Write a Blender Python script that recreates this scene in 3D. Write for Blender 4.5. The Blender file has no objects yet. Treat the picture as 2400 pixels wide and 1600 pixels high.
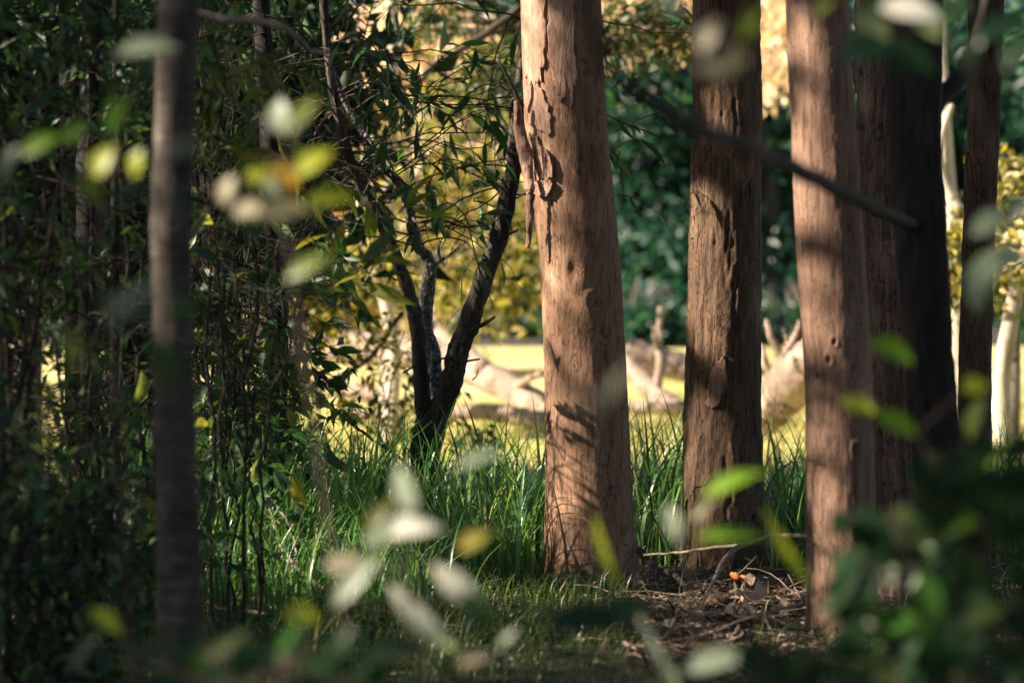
import bpy, math
import numpy as np
from mathutils import Vector, Matrix

# ------------------------------------------------------------------ camera, sky, sun, exposure
SC = bpy.context.scene
COL = SC.collection
CAM_H = 1.287
LENS = 85.0
F = LENS / 36.0 * 2352.0           # focal length in photo pixels (2352 x 1568 frame)
PITCH = math.atan((784 - 690) / F)  # the horizon lies a little above the middle
cam_data = bpy.data.cameras.new('camera')
cam_data.lens = LENS
cam_data.sensor_width = 36.0
cam_data.clip_start = 0.1
cam_data.clip_end = 1500
cam_data.dof.use_dof = True
cam_data.dof.focus_distance = 11.3
cam_data.dof.aperture_fstop = 1.75
cam = bpy.data.objects.new('camera', cam_data)
COL.objects.link(cam)
cam.location = (0, 0, CAM_H)
cam.rotation_euler = (math.pi / 2 - PITCH, 0, 0)
SC.camera = cam

SUN_EL, SUN_AZ = math.radians(33), math.radians(11)   # azimuth: from the left, a little on the camera's side
S = np.array([-math.cos(SUN_EL) * math.cos(SUN_AZ), -math.cos(SUN_EL) * math.sin(SUN_AZ), math.sin(SUN_EL)])
world = bpy.data.worlds.new('World')
SC.world = world
world.use_nodes = True
wn = world.node_tree
sky = wn.nodes.new('ShaderNodeTexSky')
sky.sky_type = 'NISHITA'
sky.sun_disc = False
sky.sun_elevation = SUN_EL
sky.sun_rotation = math.atan2(S[0], S[1])
sky.dust_density = 1.0
sky.ozone_density = 2.0
wn.links.new(sky.outputs[0], wn.nodes['Background'].inputs[0])
wn.nodes['Background'].inputs[1].default_value = 0.05
sun_d = bpy.data.lights.new('sun', 'SUN')
sun_d.energy = 5.0
sun_d.angle = math.radians(0.6)
sun_d.color = (1.0, 0.86, 0.68)
sun = bpy.data.objects.new('sun', sun_d)
COL.objects.link(sun)
sun.rotation_euler = Vector(S).to_track_quat('Z', 'Y').to_euler()
sun.location = (-12, 0, 14)
SC.view_settings.view_transform = 'Standard'
SC.view_settings.look = 'None'
SC.view_settings.gamma = 1.0
SC.view_settings.use_curve_mapping = False
SC.view_settings.exposure = 1.7
SC.render.engine = 'CYCLES'
cy = SC.cycles
cy.use_denoising = True
cy.adaptive_threshold = 0.006
cy.max_bounces = 5
cy.diffuse_bounces = 3
cy.glossy_bounces = 2
cy.transmission_bounces = 4
cy.transparent_max_bounces = 4
cy.caustics_reflective = False
cy.caustics_refractive = False
cy.sample_clamp_indirect = 4.0

# ------------------------------------------------------------------ pixel helpers
FW = np.array([0, math.cos(PITCH), -math.sin(PITCH)])
UP = np.array([0, math.sin(PITCH), math.cos(PITCH)])
RT = np.array([1.0, 0, 0])
CP = np.array([0, 0, CAM_H])


def W(px, py, d):
    """photo pixel at a depth of d metres -> world point"""
    return CP + d * (FW + RT * (px - 1176) / F + UP * (784 - py) / F)


def G(px, py, z=0.0):
    """photo pixel -> point on the ground"""
    v = FW + RT * (px - 1176) / F + UP * (784 - py) / F
    return CP + v * (z - CAM_H) / v[2]


def project(p):
    q = p - CP
    d = q @ FW
    return 1176 + F * (q @ RT) / np.maximum(d, .01), 784 - F * (q @ UP) / np.maximum(d, .01), d


def PX(n, d):
    return n / F * d


# ------------------------------------------------------------------ noise
def _hash(ix, iy, iz, seed):
    h = (ix.astype(np.int64) * 374761393 + iy.astype(np.int64) * 668265263 + iz.astype(np.int64) * 1274126177 + seed * 362437) & 0xFFFFFFFF
    h = ((h ^ (h >> 13)) * 1103515245) & 0xFFFFFFFF
    h = ((h ^ (h >> 16)) * 2246822519) & 0xFFFFFFFF
    return ((h ^ (h >> 15)) & 0xFFFF) / 65535.0


def vnoise(p, seed=0):
    i = np.floor(p)
    f = p - i
    u = f * f * (3 - 2 * f)
    r = 0
    for a in (0, 1):
        for b in (0, 1):
            for c in (0, 1):
                w = (u[:, 0] if a else 1 - u[:, 0]) * (u[:, 1] if b else 1 - u[:, 1]) * (u[:, 2] if c else 1 - u[:, 2])
                r = r + w * _hash(i[:, 0] + a, i[:, 1] + b, i[:, 2] + c, seed)
    return r


def fbm(p, seed=0, octv=4):
    r, a, t = 0, .5, 0
    for k in range(octv):
        r = r + a * vnoise(p * 2.0 ** k + 17.3 * k, seed + k)
        t += a
        a *= .5
    return r / t - .5


# ------------------------------------------------------------------ objects
def tag(o, label=None, cat=None, group=None, kind=None):
    if label: o['label'] = label
    if cat: o['category'] = cat
    if group: o['group'] = group
    if kind: o['kind'] = kind
    return o


def thing(name, label, cat, loc, group=None):
    o = bpy.data.objects.new(name, None)
    o.empty_display_size = .1
    COL.objects.link(o)
    o.location = [float(v) for v in loc]
    o['root'] = [float(v) for v in loc]
    return tag(o, label, cat, group)


def rootloc(o):
    while o.parent is not None:
        o = o.parent
    return np.array(o.location)


def mesh_from(name, v, faces, mat, smooth=True, col=None):
    """v (N,3); faces: list of (M,k) int arrays; col: (N,3) per-vertex colours"""
    me = bpy.data.meshes.new(name)
    v = np.asarray(v, dtype=np.float32)
    faces = [np.asarray(f, dtype=np.int32) for f in faces if len(f)]
    nl = sum(f.size for f in faces)
    nf = sum(len(f) for f in faces)
    me.vertices.add(len(v))
    me.vertices.foreach_set('co', v.ravel())
    me.loops.add(nl)
    me.loops.foreach_set('vertex_index', np.concatenate([f.ravel() for f in faces]))
    me.polygons.add(nf)
    tot = np.concatenate([np.full(len(f), f.shape[1], dtype=np.int32) for f in faces])
    st = np.concatenate([[0], np.cumsum(tot)[:-1]]).astype(np.int32)
    me.polygons.foreach_set('loop_start', st)
    me.polygons.foreach_set('loop_total', tot)
    me.update(calc_edges=True)
    if smooth:
        me.polygons.foreach_set('use_smooth', np.ones(nf, dtype=bool))
    if col is not None:
        a = me.attributes.new('col', 'FLOAT_COLOR', 'POINT')
        c = np.ones((len(v), 4), dtype=np.float32)
        c[:, :3] = col
        a.data.foreach_set('color', c.ravel())
    me.materials.append(mat)
    me.validate()
    return me


def link_mesh(name, me, parent=None):
    o = bpy.data.objects.new(name, me)
    COL.objects.link(o)
    if parent is not None:
        o.parent = parent
    return o


def mesh_obj(name, v, faces, mat, parent=None, origin=None, smooth=True, col=None):
    v = np.asarray(v, float)
    if parent is not None:
        o_ = rootloc(parent)
    elif origin is not None:
        o_ = np.asarray(origin, float)
    else:
        o_ = np.zeros(3)
    ob = link_mesh(name, mesh_from(name, v - o_, faces, mat, smooth, col), parent)
    if parent is None and origin is not None:
        ob.location = [float(x) for x in o_]
    return ob


# ------------------------------------------------------------------ tubes
def tubes(pts, r0, r1, sides=5, prof=None, cap=True):
    """pts (T,n,3), radii tapering r0->r1 (T,) -> verts, [quads, tris]"""
    pts = np.asarray(pts, float)
    if pts.ndim == 2:
        pts = pts[None]
    T, n, _ = pts.shape
    r0 = np.broadcast_to(np.asarray(r0, float), (T,))
    r1 = np.broadcast_to(np.asarray(r1, float), (T,))
    tan = np.gradient(pts, axis=1)
    tan /= np.linalg.norm(tan, axis=2, keepdims=True) + 1e-9
    ref = np.where(np.abs(tan[:, :1, 2:3]) > .85, np.array([0, 1.0, 0]), np.array([0, 0, 1.0]))
    a = np.cross(tan, np.broadcast_to(ref, tan.shape))
    a /= np.linalg.norm(a, axis=2, keepdims=True) + 1e-9
    b = np.cross(tan, a)
    t = np.linspace(0, 1, n)[None]
    rad = r0[:, None] + (r1 - r0)[:, None] * t
    if prof is not None:
        rad = rad * np.asarray(prof)[None]
    th = np.linspace(0, 2 * math.pi, sides, endpoint=False)
    ring = a[:, :, None] * np.cos(th)[None, None, :, None] + b[:, :, None] * np.sin(th)[None, None, :, None]
    v = (pts[:, :, None] + ring * rad[:, :, None, None]).reshape(-1, 3)
    k = np.arange(sides)
    k2 = (k + 1) % sides
    i = np.arange(n - 1)[:, None] * sides
    q = np.stack([i + k, i + k2, i + sides + k2, i + sides + k], -1).reshape(-1, 4)
    off = (np.arange(T) * n * sides)[:, None, None]
    q = (q[None] + off).reshape(-1, 4)
    fs = [q]
    if cap:
        end = np.concatenate([k[::-1][None], (k + (n - 1) * sides)[None]])
        fs.append((end[None] + off).reshape(-1, sides))
    return v, fs


def join(*vf):
    vs, fd, o = [], {}, 0
    for v, fs in vf:
        for f in fs:
            f = np.asarray(f)
            if len(f):
                fd.setdefault(f.shape[1], []).append(f + o)
        vs.append(v)
        o += len(v)
    return np.concatenate(vs), [np.concatenate(x) for x in fd.values()]


def smooth_path(p, n):
    """Catmull-Rom resample of control points"""
    p = np.asarray(p, float)
    e = np.concatenate([[2 * p[0] - p[1]], p, [2 * p[-1] - p[-2]]])
    m = len(p) - 1
    t = np.linspace(0, m, n)
    k = np.minimum(t.astype(int), m - 1)
    f = (t - k)[:, None]
    a, b, c, d = e[k], e[k + 1], e[k + 2], e[k + 3]
    return .5 * ((2 * b) + (c - a) * f + (2 * a - 5 * b + 4 * c - d) * f ** 2 + (3 * b - a - 3 * c + d) * f ** 3)


def limb(pxs, r0, r1, n=24, sides=10, wob=.0, rng=None, rough=0., seed=0):
    """a limb through photo points (px, py, depth)"""
    p = smooth_path([W(*q) for q in pxs], n)
    if wob and rng is not None:
        p = p + rng.normal(0, wob, p.shape)
    v, f = tubes(p, r0, r1, sides)
    if rough:
        c = np.repeat(p, sides, 0)
        d = v - c
        g = fbm(v * np.array([30, 30, 9.]), seed, 3)
        rid = np.clip(1 - np.abs(fbm(v * np.array([55, 55, 9.]), seed + 7, 3)) * 9, 0, 1)
        v = c + d * (1 + rough * (g * 2 - .45 * rid)[:, None])
    return v, f


# ------------------------------------------------------------------ where the sun gets through the leaves
RW = np.random.default_rng(5)
WIN = []


def win(px, py, d, r, keep=0.0):
    WIN.append((W(px, py, d), r, keep))


def lit_ok(c, rng, tmin=.12, pad=0.):
    """False for leaves that stand in one of the gaps the sun shines through"""
    ok = np.ones(len(c), bool)
    for P, r, keep in WIN:
        v = c - P
        t = v @ S
        dist = np.linalg.norm(v - t[:, None] * S, axis=1)
        inside = (t > tmin) & (dist < r * (1 + .25 * rng.random(len(c))) + pad)
        ok &= ~(inside & (rng.random(len(c)) >= keep))
    return ok


for y_ in range(-40, 1320, 55):
    win(1240, y_, 10.95, .07, .6)
for q in ((1285, 845, .20), (1262, 930, .14), (1252, 520, .10), (1255, 610, .11), (1258, 700, .12), (1215, 60, .12), (1220, 160, .12),
          (1228, 270, .13), (1238, 390, .13), (1268, 1230, .10), (1262, 1060, .08)):
    win(q[0], q[1], 10.95, q[2], 0)
for q in ((1598, 470, .09), (1610, 590, .13), (1622, 690, .13), (1625, 765, .09), (1597, 1040, .10), (1605, 1130, .13), (1600, 930, .05)):
    win(q[0], q[1], 11.75, q[2] * 1.1, 0)
for k in range(5):
    win(1690 + 14 * k, 312 - 5 * k, 11.72, .045, 0)
    win(1860 + 20 * k, 222 - 7 * k, 9.16, .028, 0)
    win(1880 + 20 * k, 632 - 4 * k, 9.16, .028, 0)
for q in ((1838, 340, .07), (1846, 430, .10), (1854, 530, .10), (1862, 640, .10), (1868, 730, .09), (1880, 960, .07), (1885, 1050, .10),
          (1892, 1150, .10), (1890, 1310, .06), (1820, 60, .06)):
    win(q[0], q[1], 9.18, q[2] * 1.1, 0)
for q in ((500, 1090), (560, 1180), (660, 1080), (720, 1160), (800, 1060), (850, 1180), (930, 1150), (1050, 1100), (1130, 1160), (1190, 1080),
          (1500, 1120), (1790, 1050), (1820, 1150)):
    win(q[0], q[1], 13.0, .34, .12)
for q in ((1705, 1390), (1640, 1420), (1770, 1430), (1310, 1400), (1480, 1460), (1600, 1480), (1750, 1490), (1200, 1380)):
    WIN.append((G(*q), .2, .1))
for q in ((930, 1200), (960, 1400), (1050, 1340), (810, 1320), (1090, 1230), (1090, 1060)):
    win(q[0], q[1], 3.9, .2, 0)
for q in ((1735, 1385), (1700, 1415), (1780, 1400)):
    WIN.append((G(*q), .3, 0))
for y_ in range(280, 760, 60):
    win(345, y_, 6.42, .06, 0)
for k in range(90):
    win(RW.uniform(20, 720), RW.uniform(60, 1400), RW.uniform(8.5, 13), RW.uniform(.03, .09), .1)
for k in range(40):
    win(RW.uniform(680, 1220), RW.uniform(120, 620), 12.3, RW.uniform(.03, .08), .1)
for k in range(46):
    WIN.append((G(RW.uniform(520, 1900), RW.uniform(1330, 1580)), RW.uniform(.05, .16), .1))
for q in ((620, 400, 4.), (710, 370, 4.), (575, 540, 8.6), (230, 370, 4.), (1970, 925, 4.6), (2060, 965, 4.6), (1665, 1110, 4.2), (690, 680, 9.)):
    win(q[0], q[1], q[2], .13, 0)
for x_ in range(480, 1250, 90):
    for y_ in (1010, 1090, 1170, 1250):
        win(x_ + RW.uniform(-30, 30), y_, RW.uniform(11.6, 13.6), .32, .1)
for k in range(22):
    WIN.append((G(RW.uniform(500, 1900), RW.uniform(1330, 1600)), .4, .45))
for k in range(10):
    win(RW.uniform(430, 800), RW.uniform(480, 720), 9.2, .14, .1)


# ------------------------------------------------------------------ leaves
def unit(a):
    return a / (np.linalg.norm(a, axis=-1, keepdims=True) + 1e-9)


T_MASS = np.array([[0, 0, 0], [-.5, .42, .10], [.5, .42, .10], [0, .48, 0], [.06, 1, -.10]])   # x across, y along, z normal
T_MASS_F = np.array([[0, 3, 1], [0, 2, 3], [1, 3, 4], [3, 2, 4]])
st = [(0., .03, 0.), (.14, .55, .01), (.34, .98, .0), (.58, .92, -.03), (.8, .52, -.09), (1., .02, -.18)]
T_FINE = np.array([[s * w * .5, u, z + (.06 * w if s else 0)] for (u, w, z) in st for s in (-1, 0, 1)])
T_FINE[:, 0] += .35 * (T_FINE[:, 1] - .5) ** 2          # sickle bend
T_FINE_F = np.array([[r * 3 + c, r * 3 + c + 1, r * 3 + c + 4, r * 3 + c + 3] for r in range(len(st) - 1) for c in (0, 1)])


def leaf_verts(tv, c, d, nrm, L, Wd):
    d = unit(d)
    x = unit(np.cross(d, nrm))
    z = np.cross(x, d)
    v = (c[:, None] + x[:, None] * (tv[None, :, :1] * Wd[:, None, None]) + d[:, None] * (tv[None, :, 1:2] * L[:, None, None])
         + z[:, None] * (tv[None, :, 2:3] * L[:, None, None]))
    return v.reshape(-1, 3)


def leaf_mass(name, c, d, nrm, L, Wd, colr, mat, parent=None, fine=False, origin=None):
    tv, tf = (T_FINE, T_FINE_F) if fine else (T_MASS, T_MASS_F)
    v = leaf_verts(tv, c, d, nrm, L, Wd)
    f = (tf[None] + (np.arange(len(c)) * len(tv))[:, None, None]).reshape(-1, tf.shape[1])
    o = mesh_obj(name, v, [f], mat, parent, origin, True, np.repeat(colr, len(tv), 0))
    o['kind'] = 'stuff'
    return o


def palette(rng, n, cols, jit=.25):
    cols = np.array(cols, float)
    wts = cols[:, 3] / cols[:, 3].sum() if cols.shape[1] == 4 else None
    k = rng.choice(len(cols), n, p=wts)
    c = cols[k, :3] * (1 + rng.uniform(-jit, jit, (n, 1)))
    return np.clip(c * (1 + rng.uniform(-.1, .1, (n, 3))), 0, 1)


LEAF_MESHES = {}


def leaf_object(root, c, d, nrm, L, Wd, colr, mat, name='leaf'):
    q = tuple(np.round(np.asarray(colr) ** .5 * 16).astype(int))
    key = (q, mat.name)
    if key not in LEAF_MESHES:
        LEAF_MESHES[key] = mesh_from('leaf', T_FINE, [T_FINE_F], mat, True, np.repeat(np.asarray(colr)[None], len(T_FINE), 0))
    o = link_mesh(name, LEAF_MESHES[key], root)
    d = unit(np.asarray(d, float))
    x = unit(np.cross(d, nrm))
    z = np.cross(x, d)
    p = np.asarray(c) - rootloc(root)
    m = np.eye(4)
    m[:3, 0], m[:3, 1], m[:3, 2], m[:3, 3] = x * Wd, d * L, z * L, p
    o.matrix_local = Matrix([[float(e) for e in r] for r in m])
    return o


def leaves(root, c, d, nrm, L, Wd, colr, mat, n_parts=0, rng=None, mass='foliage', gaps=True, tmin=.12):
    if gaps:
        ok = lit_ok(c + unit(d) * (L * .5)[:, None], rng, tmin, L * .15)
        x, y, dep = project(c)
        ok &= ~((x > 780) & (x < 1195) & (y < 430) & (dep > 11.4) & (dep < 15.5) & (rng.random(len(c)) < .42))   # the crown is thin here
        c, d, nrm, L, Wd, colr = c[ok], d[ok], nrm[ok], L[ok], Wd[ok], colr[ok]
    part = np.zeros(len(c), bool)
    if n_parts:
        x, y, dep = project(c)
        inside = np.where((x > 5) & (x < 2347) & (y > 5) & (y < 1563))[0]
        size = L[inside] / dep[inside] * (.7 + .6 * rng.random(len(inside)))
        part[inside[np.argsort(-size)[:n_parts]]] = True
        for i in np.where(part)[0]:
            leaf_object(root, c[i], d[i], nrm[i], L[i], Wd[i], colr[i], mat)
    r = ~part
    if r.any():
        leaf_mass(mass, c[r], d[r], nrm[r], L[r], Wd[r], colr[r], mat, root)


# ------------------------------------------------------------------ twigs
def twigs(rng, start, dirs, length, n=8, wander=.25, droop=.05):
    p = np.array(start, float)
    d = unit(np.array(dirs, float))
    seg = np.broadcast_to(np.asarray(length, float), (len(p),)) / (n - 1)
    out = [p.copy()]
    for k in range(n - 1):
        d = unit(d + rng.normal(0, wander, d.shape) + np.array([0, 0, -droop]))
        p = p + d * seg[:, None]
        out.append(p.copy())
    return np.stack(out, 1)


def leaves_on(rng, tw, m, t0=.25, hang=.5, spread=.8):
    """m leaves along each twig -> base points, directions, normals"""
    T, n, _ = tw.shape
    t = rng.uniform(t0, 1, (T, m)) * (n - 1)
    t[:, 0] = n - 1.001
    k = np.minimum(t.astype(int), n - 2)
    f = (t - k)[..., None]
    ti = np.arange(T)[:, None]
    p = tw[ti, k] * (1 - f) + tw[ti, k + 1] * f
    tan = unit(tw[ti, k + 1] - tw[ti, k])
    d = unit(tan + rng.normal(0, spread, p.shape) + np.array([0, 0, -hang]))
    nr = unit(rng.normal(0, .7, p.shape) + np.array([-.2, -.4, .7]))
    return p.reshape(-1, 3), d.reshape(-1, 3), nr.reshape(-1, 3)


# ------------------------------------------------------------------ materials
def newmat(name):
    m = bpy.data.materials.new(name)
    m.use_nodes = True
    nt = m.node_tree
    return m, nt, nt.nodes['Principled BSDF'], nt.nodes['Material Output']


def N(nt, t, **kw):
    n = nt.nodes.new(t)
    for k, v in kw.items():
        setattr(n, k, v)
    return n


def noise_node(nt, vec, scale, detail=6, rough=.6, dist=0.):
    n = N(nt, 'ShaderNodeTexNoise')
    n.inputs['Scale'].default_value = scale
    n.inputs['Detail'].default_value = detail
    n.inputs['Roughness'].default_value = rough
    n.inputs['Distortion'].default_value = dist
    nt.links.new(vec, n.inputs['Vector'])
    return n.outputs['Fac']


def ramp(nt, fac, stops):
    r = N(nt, 'ShaderNodeValToRGB')
    e = r.color_ramp.elements
    while len(e) < len(stops):
        e.new(.5)
    for k, (p, c) in enumerate(stops):
        e[k].position = p
        e[k].color = (c[0], c[1], c[2], 1) if hasattr(c, '__len__') else (c, c, c, 1)
    nt.links.new(fac, r.inputs[0])
    return r.outputs[0]


def mix(nt, fac, a, b, mode='MIX'):
    m = N(nt, 'ShaderNodeMix', data_type='RGBA', blend_type=mode)
    for sock, v in ((m.inputs[0], fac), (m.inputs[6], a), (m.inputs[7], b)):
        if hasattr(v, 'links') or isinstance(v, bpy.types.NodeSocket):
            nt.links.new(v, sock)
        elif isinstance(v, (int, float)):
            sock.default_value = v
        else:
            sock.default_value = (v[0], v[1], v[2], 1)
    return m.outputs[2]


def mapping(nt, scale, rot=(0, 0, 0), coord='Object'):
    tc = N(nt, 'ShaderNodeTexCoord')
    mp = N(nt, 'ShaderNodeMapping')
    mp.inputs['Scale'].default_value = scale
    mp.inputs['Rotation'].default_value = rot
    nt.links.new(tc.outputs[coord], mp.inputs['Vector'])
    return mp.outputs[0]


def leaf_material(name, trans=.45, rough=.42, spec=.5, bright=1.35, yel=.55):
    m, nt, p, out = newmat(name)
    at = N(nt, 'ShaderNodeAttribute', attribute_name='col')
    v = mapping(nt, (1, 1, 1))
    nz = noise_node(nt, v, 35, 2)
    c = mix(nt, .35, at.outputs['Color'], mix(nt, 1.0, at.outputs['Color'], ramp(nt, nz, [(.3, .55), (.7, 1.5)]), 'MULTIPLY'))
    nt.links.new(c, p.inputs['Base Color'])
    p.inputs['Roughness'].default_value = rough
    p.inputs['Specular IOR Level'].default_value = spec
    tr = N(nt, 'ShaderNodeBsdfTranslucent')
    tc = mix(nt, 1.0, c, (bright, bright * (1.05 if yel < .7 else .97), bright * yel), 'MULTIPLY')
    nt.links.new(tc, tr.inputs['Color'])
    ms = N(nt, 'ShaderNodeMixShader')
    ms.inputs[0].default_value = trans
    nt.links.new(p.outputs[0], ms.inputs[1])
    nt.links.new(tr.outputs[0], ms.inputs[2])
    nt.links.new(ms.outputs[0], out.inputs['Surface'])
    return m


def bark_material(name, dark, mid, light, blotch=5., stretch=.28, fleck=.5, bump=.35, fine=70., spots=None, rings=False, fleckcol=(.03, .02, .015)):
    m, nt, p, out = newmat(name)
    v1 = mapping(nt, (1, 1, stretch))
    v2 = mapping(nt, (1, 1, stretch * .5) if not rings else (.25, .25, 2.0))
    v3 = mapping(nt, (1, 1, .5), (.3, .2, 0))
    big = noise_node(nt, v1, blotch, 6, .62, .6)
    fn = noise_node(nt, v2, fine, 6, .7, .4)
    c = ramp(nt, big, [(.30, dark), (.48, mid), (.53, mid), (.68, light)])
    c = mix(nt, .95, c, ramp(nt, fn, [(.30, .30), (.46, .9), (.56, 1.05), (.72, 1.4)]), 'MULTIPLY')
    fl = noise_node(nt, v3, 26, 5, .75, 1.2)
    flm = ramp(nt, fl, [(.56, 0.), (.63, fleck)])
    c = mix(nt, flm, c, fleckcol)
    # long thin cracks
    vc = mapping(nt, (1, 1, .12))
    cr = noise_node(nt, vc, 9, 4, .6, 2.0)
    crm = ramp(nt, cr, [(.488, 0.), (.5, min(1, fleck * 1.2)), (.512, 0.)])
    c = mix(nt, crm, c, fleckcol)
    if spots:
        sp = noise_node(nt, mapping(nt, (1, 1, .7)), 75, 3, .6)
        c = mix(nt, ramp(nt, sp, [(.52, 0.), (.6, .85)]), c, spots)
    nt.links.new(c, p.inputs['Base Color'])
    p.inputs['Roughness'].default_value = .82
    p.inputs['Specular IOR Level'].default_value = .25
    h = mix(nt, .5, fn, fl)
    h = mix(nt, crm, h, (0., 0., 0.))
    b = N(nt, 'ShaderNodeBump')
    b.inputs['Strength'].default_value = bump
    b.inputs['Distance'].default_value = .012
    nt.links.new(h, b.inputs['Height'])
    nt.links.new(b.outputs[0], p.inputs['Normal'])
    return m


M_LEAF = leaf_material('leaf', .42)
M_LEAF_SOFT = leaf_material('leaf_translucent', .5, .4, .5, 1.5)
M_LEAF_PALE = leaf_material('pale_leaf', .55, .6, .3, 1.5, .85)
M_LEAF_MATT = leaf_material('leaf_matt', .4, .65, .15)
M_GRASS = leaf_material('grass_blade', .45, .3, .8, 1.4, .66)
M_DRY = leaf_material('dry_leaf', .25, .7, .2, 1.2)
B_MAIN = bark_material('smooth_salmon_bark', (.155, .085, .051), (.30, .172, .108), (.45, .286, .19), 4.5, .3, .6, .6)
B_MAINFLAKE = bark_material('salmon_flake_bark', (.30, .17, .115), (.46, .285, .20), (.56, .37, .27), 7, .3, .35, .45)
B_STRIP = bark_material('torn_bark', (.16, .09, .06), (.33, .20, .14), (.48, .31, .225), 14, .2, .85, 1., 50)
B_SCAR = bark_material('bare_scar_wood', (.27, .15, .10), (.38, .225, .155), (.45, .28, .20), 9, .25, .5, .5)
B_SECOND = bark_material('rough_brown_bark', (.055, .033, .021), (.125, .075, .047), (.28, .175, .11), 6, .3, .85, 1., 55)
B_THIRD = bark_material('pinkish_bark', (.14, .08, .054), (.245, .147, .102), (.36, .225, .16), 4, .2, .45, .55, 60)
B_ROUGH = bark_material('stringy_bark', (.07, .045, .035), (.15, .10, .08), (.30, .20, .16), 7, .18, .8, 1., 45)
B_DARK = bark_material('blackish_bark', (.010, .009, .009), (.02, .017, .016), (.045, .037, .033), 5, .2, .7, .8, 40)  # nearly black bark tone for the darkest trunks
B_FORK = bark_material('dark_fissured_bark', (.028, .023, .019), (.075, .062, .052), (.18, .155, .13), 10, .15, .8, 1., 60)
B_LICHEN = bark_material('lichen_bark', (.06, .055, .05), (.13, .125, .115), (.22, .21, .2), 9, .3, .5, .7, 60, (.42, .43, .41))
B_SAPL = bark_material('ringed_sapling_bark', (.03, .024, .02), (.065, .052, .044), (.14, .115, .098), 7, 1.5, .5, .5, 30, None, True)
B_PALE = bark_material('pale_gum_bark', (.38, .31, .23), (.58, .50, .40), (.70, .63, .52), 5, .3, .25, .3)
B_LOG = bark_material('weathered_log', (.20, .14, .11), (.36, .27, .21), (.50, .40, .33), 5, .6, .6, .9)
B_TWIG = bark_material('brown_twig', (.035, .026, .02), (.075, .055, .042), (.16, .12, .095), 12, .5, .4, .4)
B_TWIGDARK = bark_material('dark_twig', (.016, .012, .010), (.032, .025, .02), (.085, .066, .052), 12, .5, .4, .4)
B_PTWIG = bark_material('pale_twig', (.18, .13, .10), (.30, .22, .175), (.42, .33, .27), 12, .5, .3, .4)
B_GREY = bark_material('grey_far_bark', (.08, .07, .06), (.16, .14, .12), (.26, .23, .2), 4, .3, .4, .4)

# ------------------------------------------------------------------ the ground
LITTER_END = 15.2


def ground_z(x, y):
    p = np.stack([x * .9, y * .9, np.zeros_like(x)], -1)
    near = np.clip((LITTER_END + 1 - y) / 2, 0, 1)
    return fbm(p, 3, 3) * .10 * near + fbm(p * 5, 9, 3) * .035 * near


def grid(x0, x1, y0, y1, nx, ny, zf):
    x, y = np.meshgrid(np.linspace(x0, x1, nx), np.linspace(y0, y1, ny))
    x, y = x.ravel(), y.ravel()
    v = np.stack([x, y, zf(x, y)], -1)
    i = np.arange(nx * ny).reshape(ny, nx)
    f = np.stack([i[:-1, :-1], i[:-1, 1:], i[1:, 1:], i[1:, :-1]], -1).reshape(-1, 4)
    return v, [f]


m, nt, p, out = newmat('forest_soil')
v = mapping(nt, (1, 1, 1))
c = ramp(nt, noise_node(nt, v, 9, 8, .7), [(.3, (.022, .016, .012)), (.5, (.055, .04, .028)), (.62, (.085, .065, .045)), (.75, (.06, .07, .028))])
c = mix(nt, .6, c, ramp(nt, noise_node(nt, v, 120, 4, .7), [(.3, .4), (.7, 1.5)]), 'MULTIPLY')
nt.links.new(c, p.inputs['Base Color'])
p.inputs['Roughness'].default_value = .95
b = N(nt, 'ShaderNodeBump')
b.inputs['Distance'].default_value = .03
nt.links.new(noise_node(nt, v, 60, 8, .75), b.inputs['Height'])
nt.links.new(b.outputs[0], p.inputs['Normal'])
M_SOIL = m
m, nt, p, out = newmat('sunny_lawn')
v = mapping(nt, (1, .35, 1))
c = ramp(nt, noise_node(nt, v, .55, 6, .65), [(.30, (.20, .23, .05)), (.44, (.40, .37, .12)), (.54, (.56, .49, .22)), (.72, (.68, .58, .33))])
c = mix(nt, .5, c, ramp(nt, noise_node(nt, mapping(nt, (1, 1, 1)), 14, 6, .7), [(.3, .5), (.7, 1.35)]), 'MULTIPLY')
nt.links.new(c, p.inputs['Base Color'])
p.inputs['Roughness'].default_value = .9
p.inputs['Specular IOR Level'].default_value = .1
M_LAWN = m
m, nt, p, out = newmat('shaded_bank')  # earth colour darkened to hold the shade beneath the far trees
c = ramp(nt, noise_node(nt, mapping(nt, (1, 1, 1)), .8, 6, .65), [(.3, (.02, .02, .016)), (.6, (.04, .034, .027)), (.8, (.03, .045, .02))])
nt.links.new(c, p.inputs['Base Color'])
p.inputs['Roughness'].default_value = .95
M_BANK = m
o = mesh_obj('forest_floor', *grid(-14, 14, -3, LITTER_END + 1.2, 200, 150, ground_z), M_SOIL)
tag(o, 'dark forest floor of soil and leaf litter', kind='structure')
o = mesh_obj('lawn', *grid(-260, 260, LITTER_END - .6, 500, 60, 90, lambda x, y: np.full_like(x, -.03)), M_LAWN)
tag(o, 'sunlit yellow-green lawn beyond the trees', kind='structure')
o = mesh_obj('bank', *grid(-90, 90, 69, 130, 120, 40, lambda x, y: -.12 + 1.3 * (1 - np.exp(-np.maximum(y - 70, 0) / 3.5)) + .35 * fbm(np.stack([x * .2, y * .2, x * 0], -1), 8, 3)), M_BANK)
tag(o, 'dark shaded earth bank at the far edge of the lawn', kind='structure')


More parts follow.
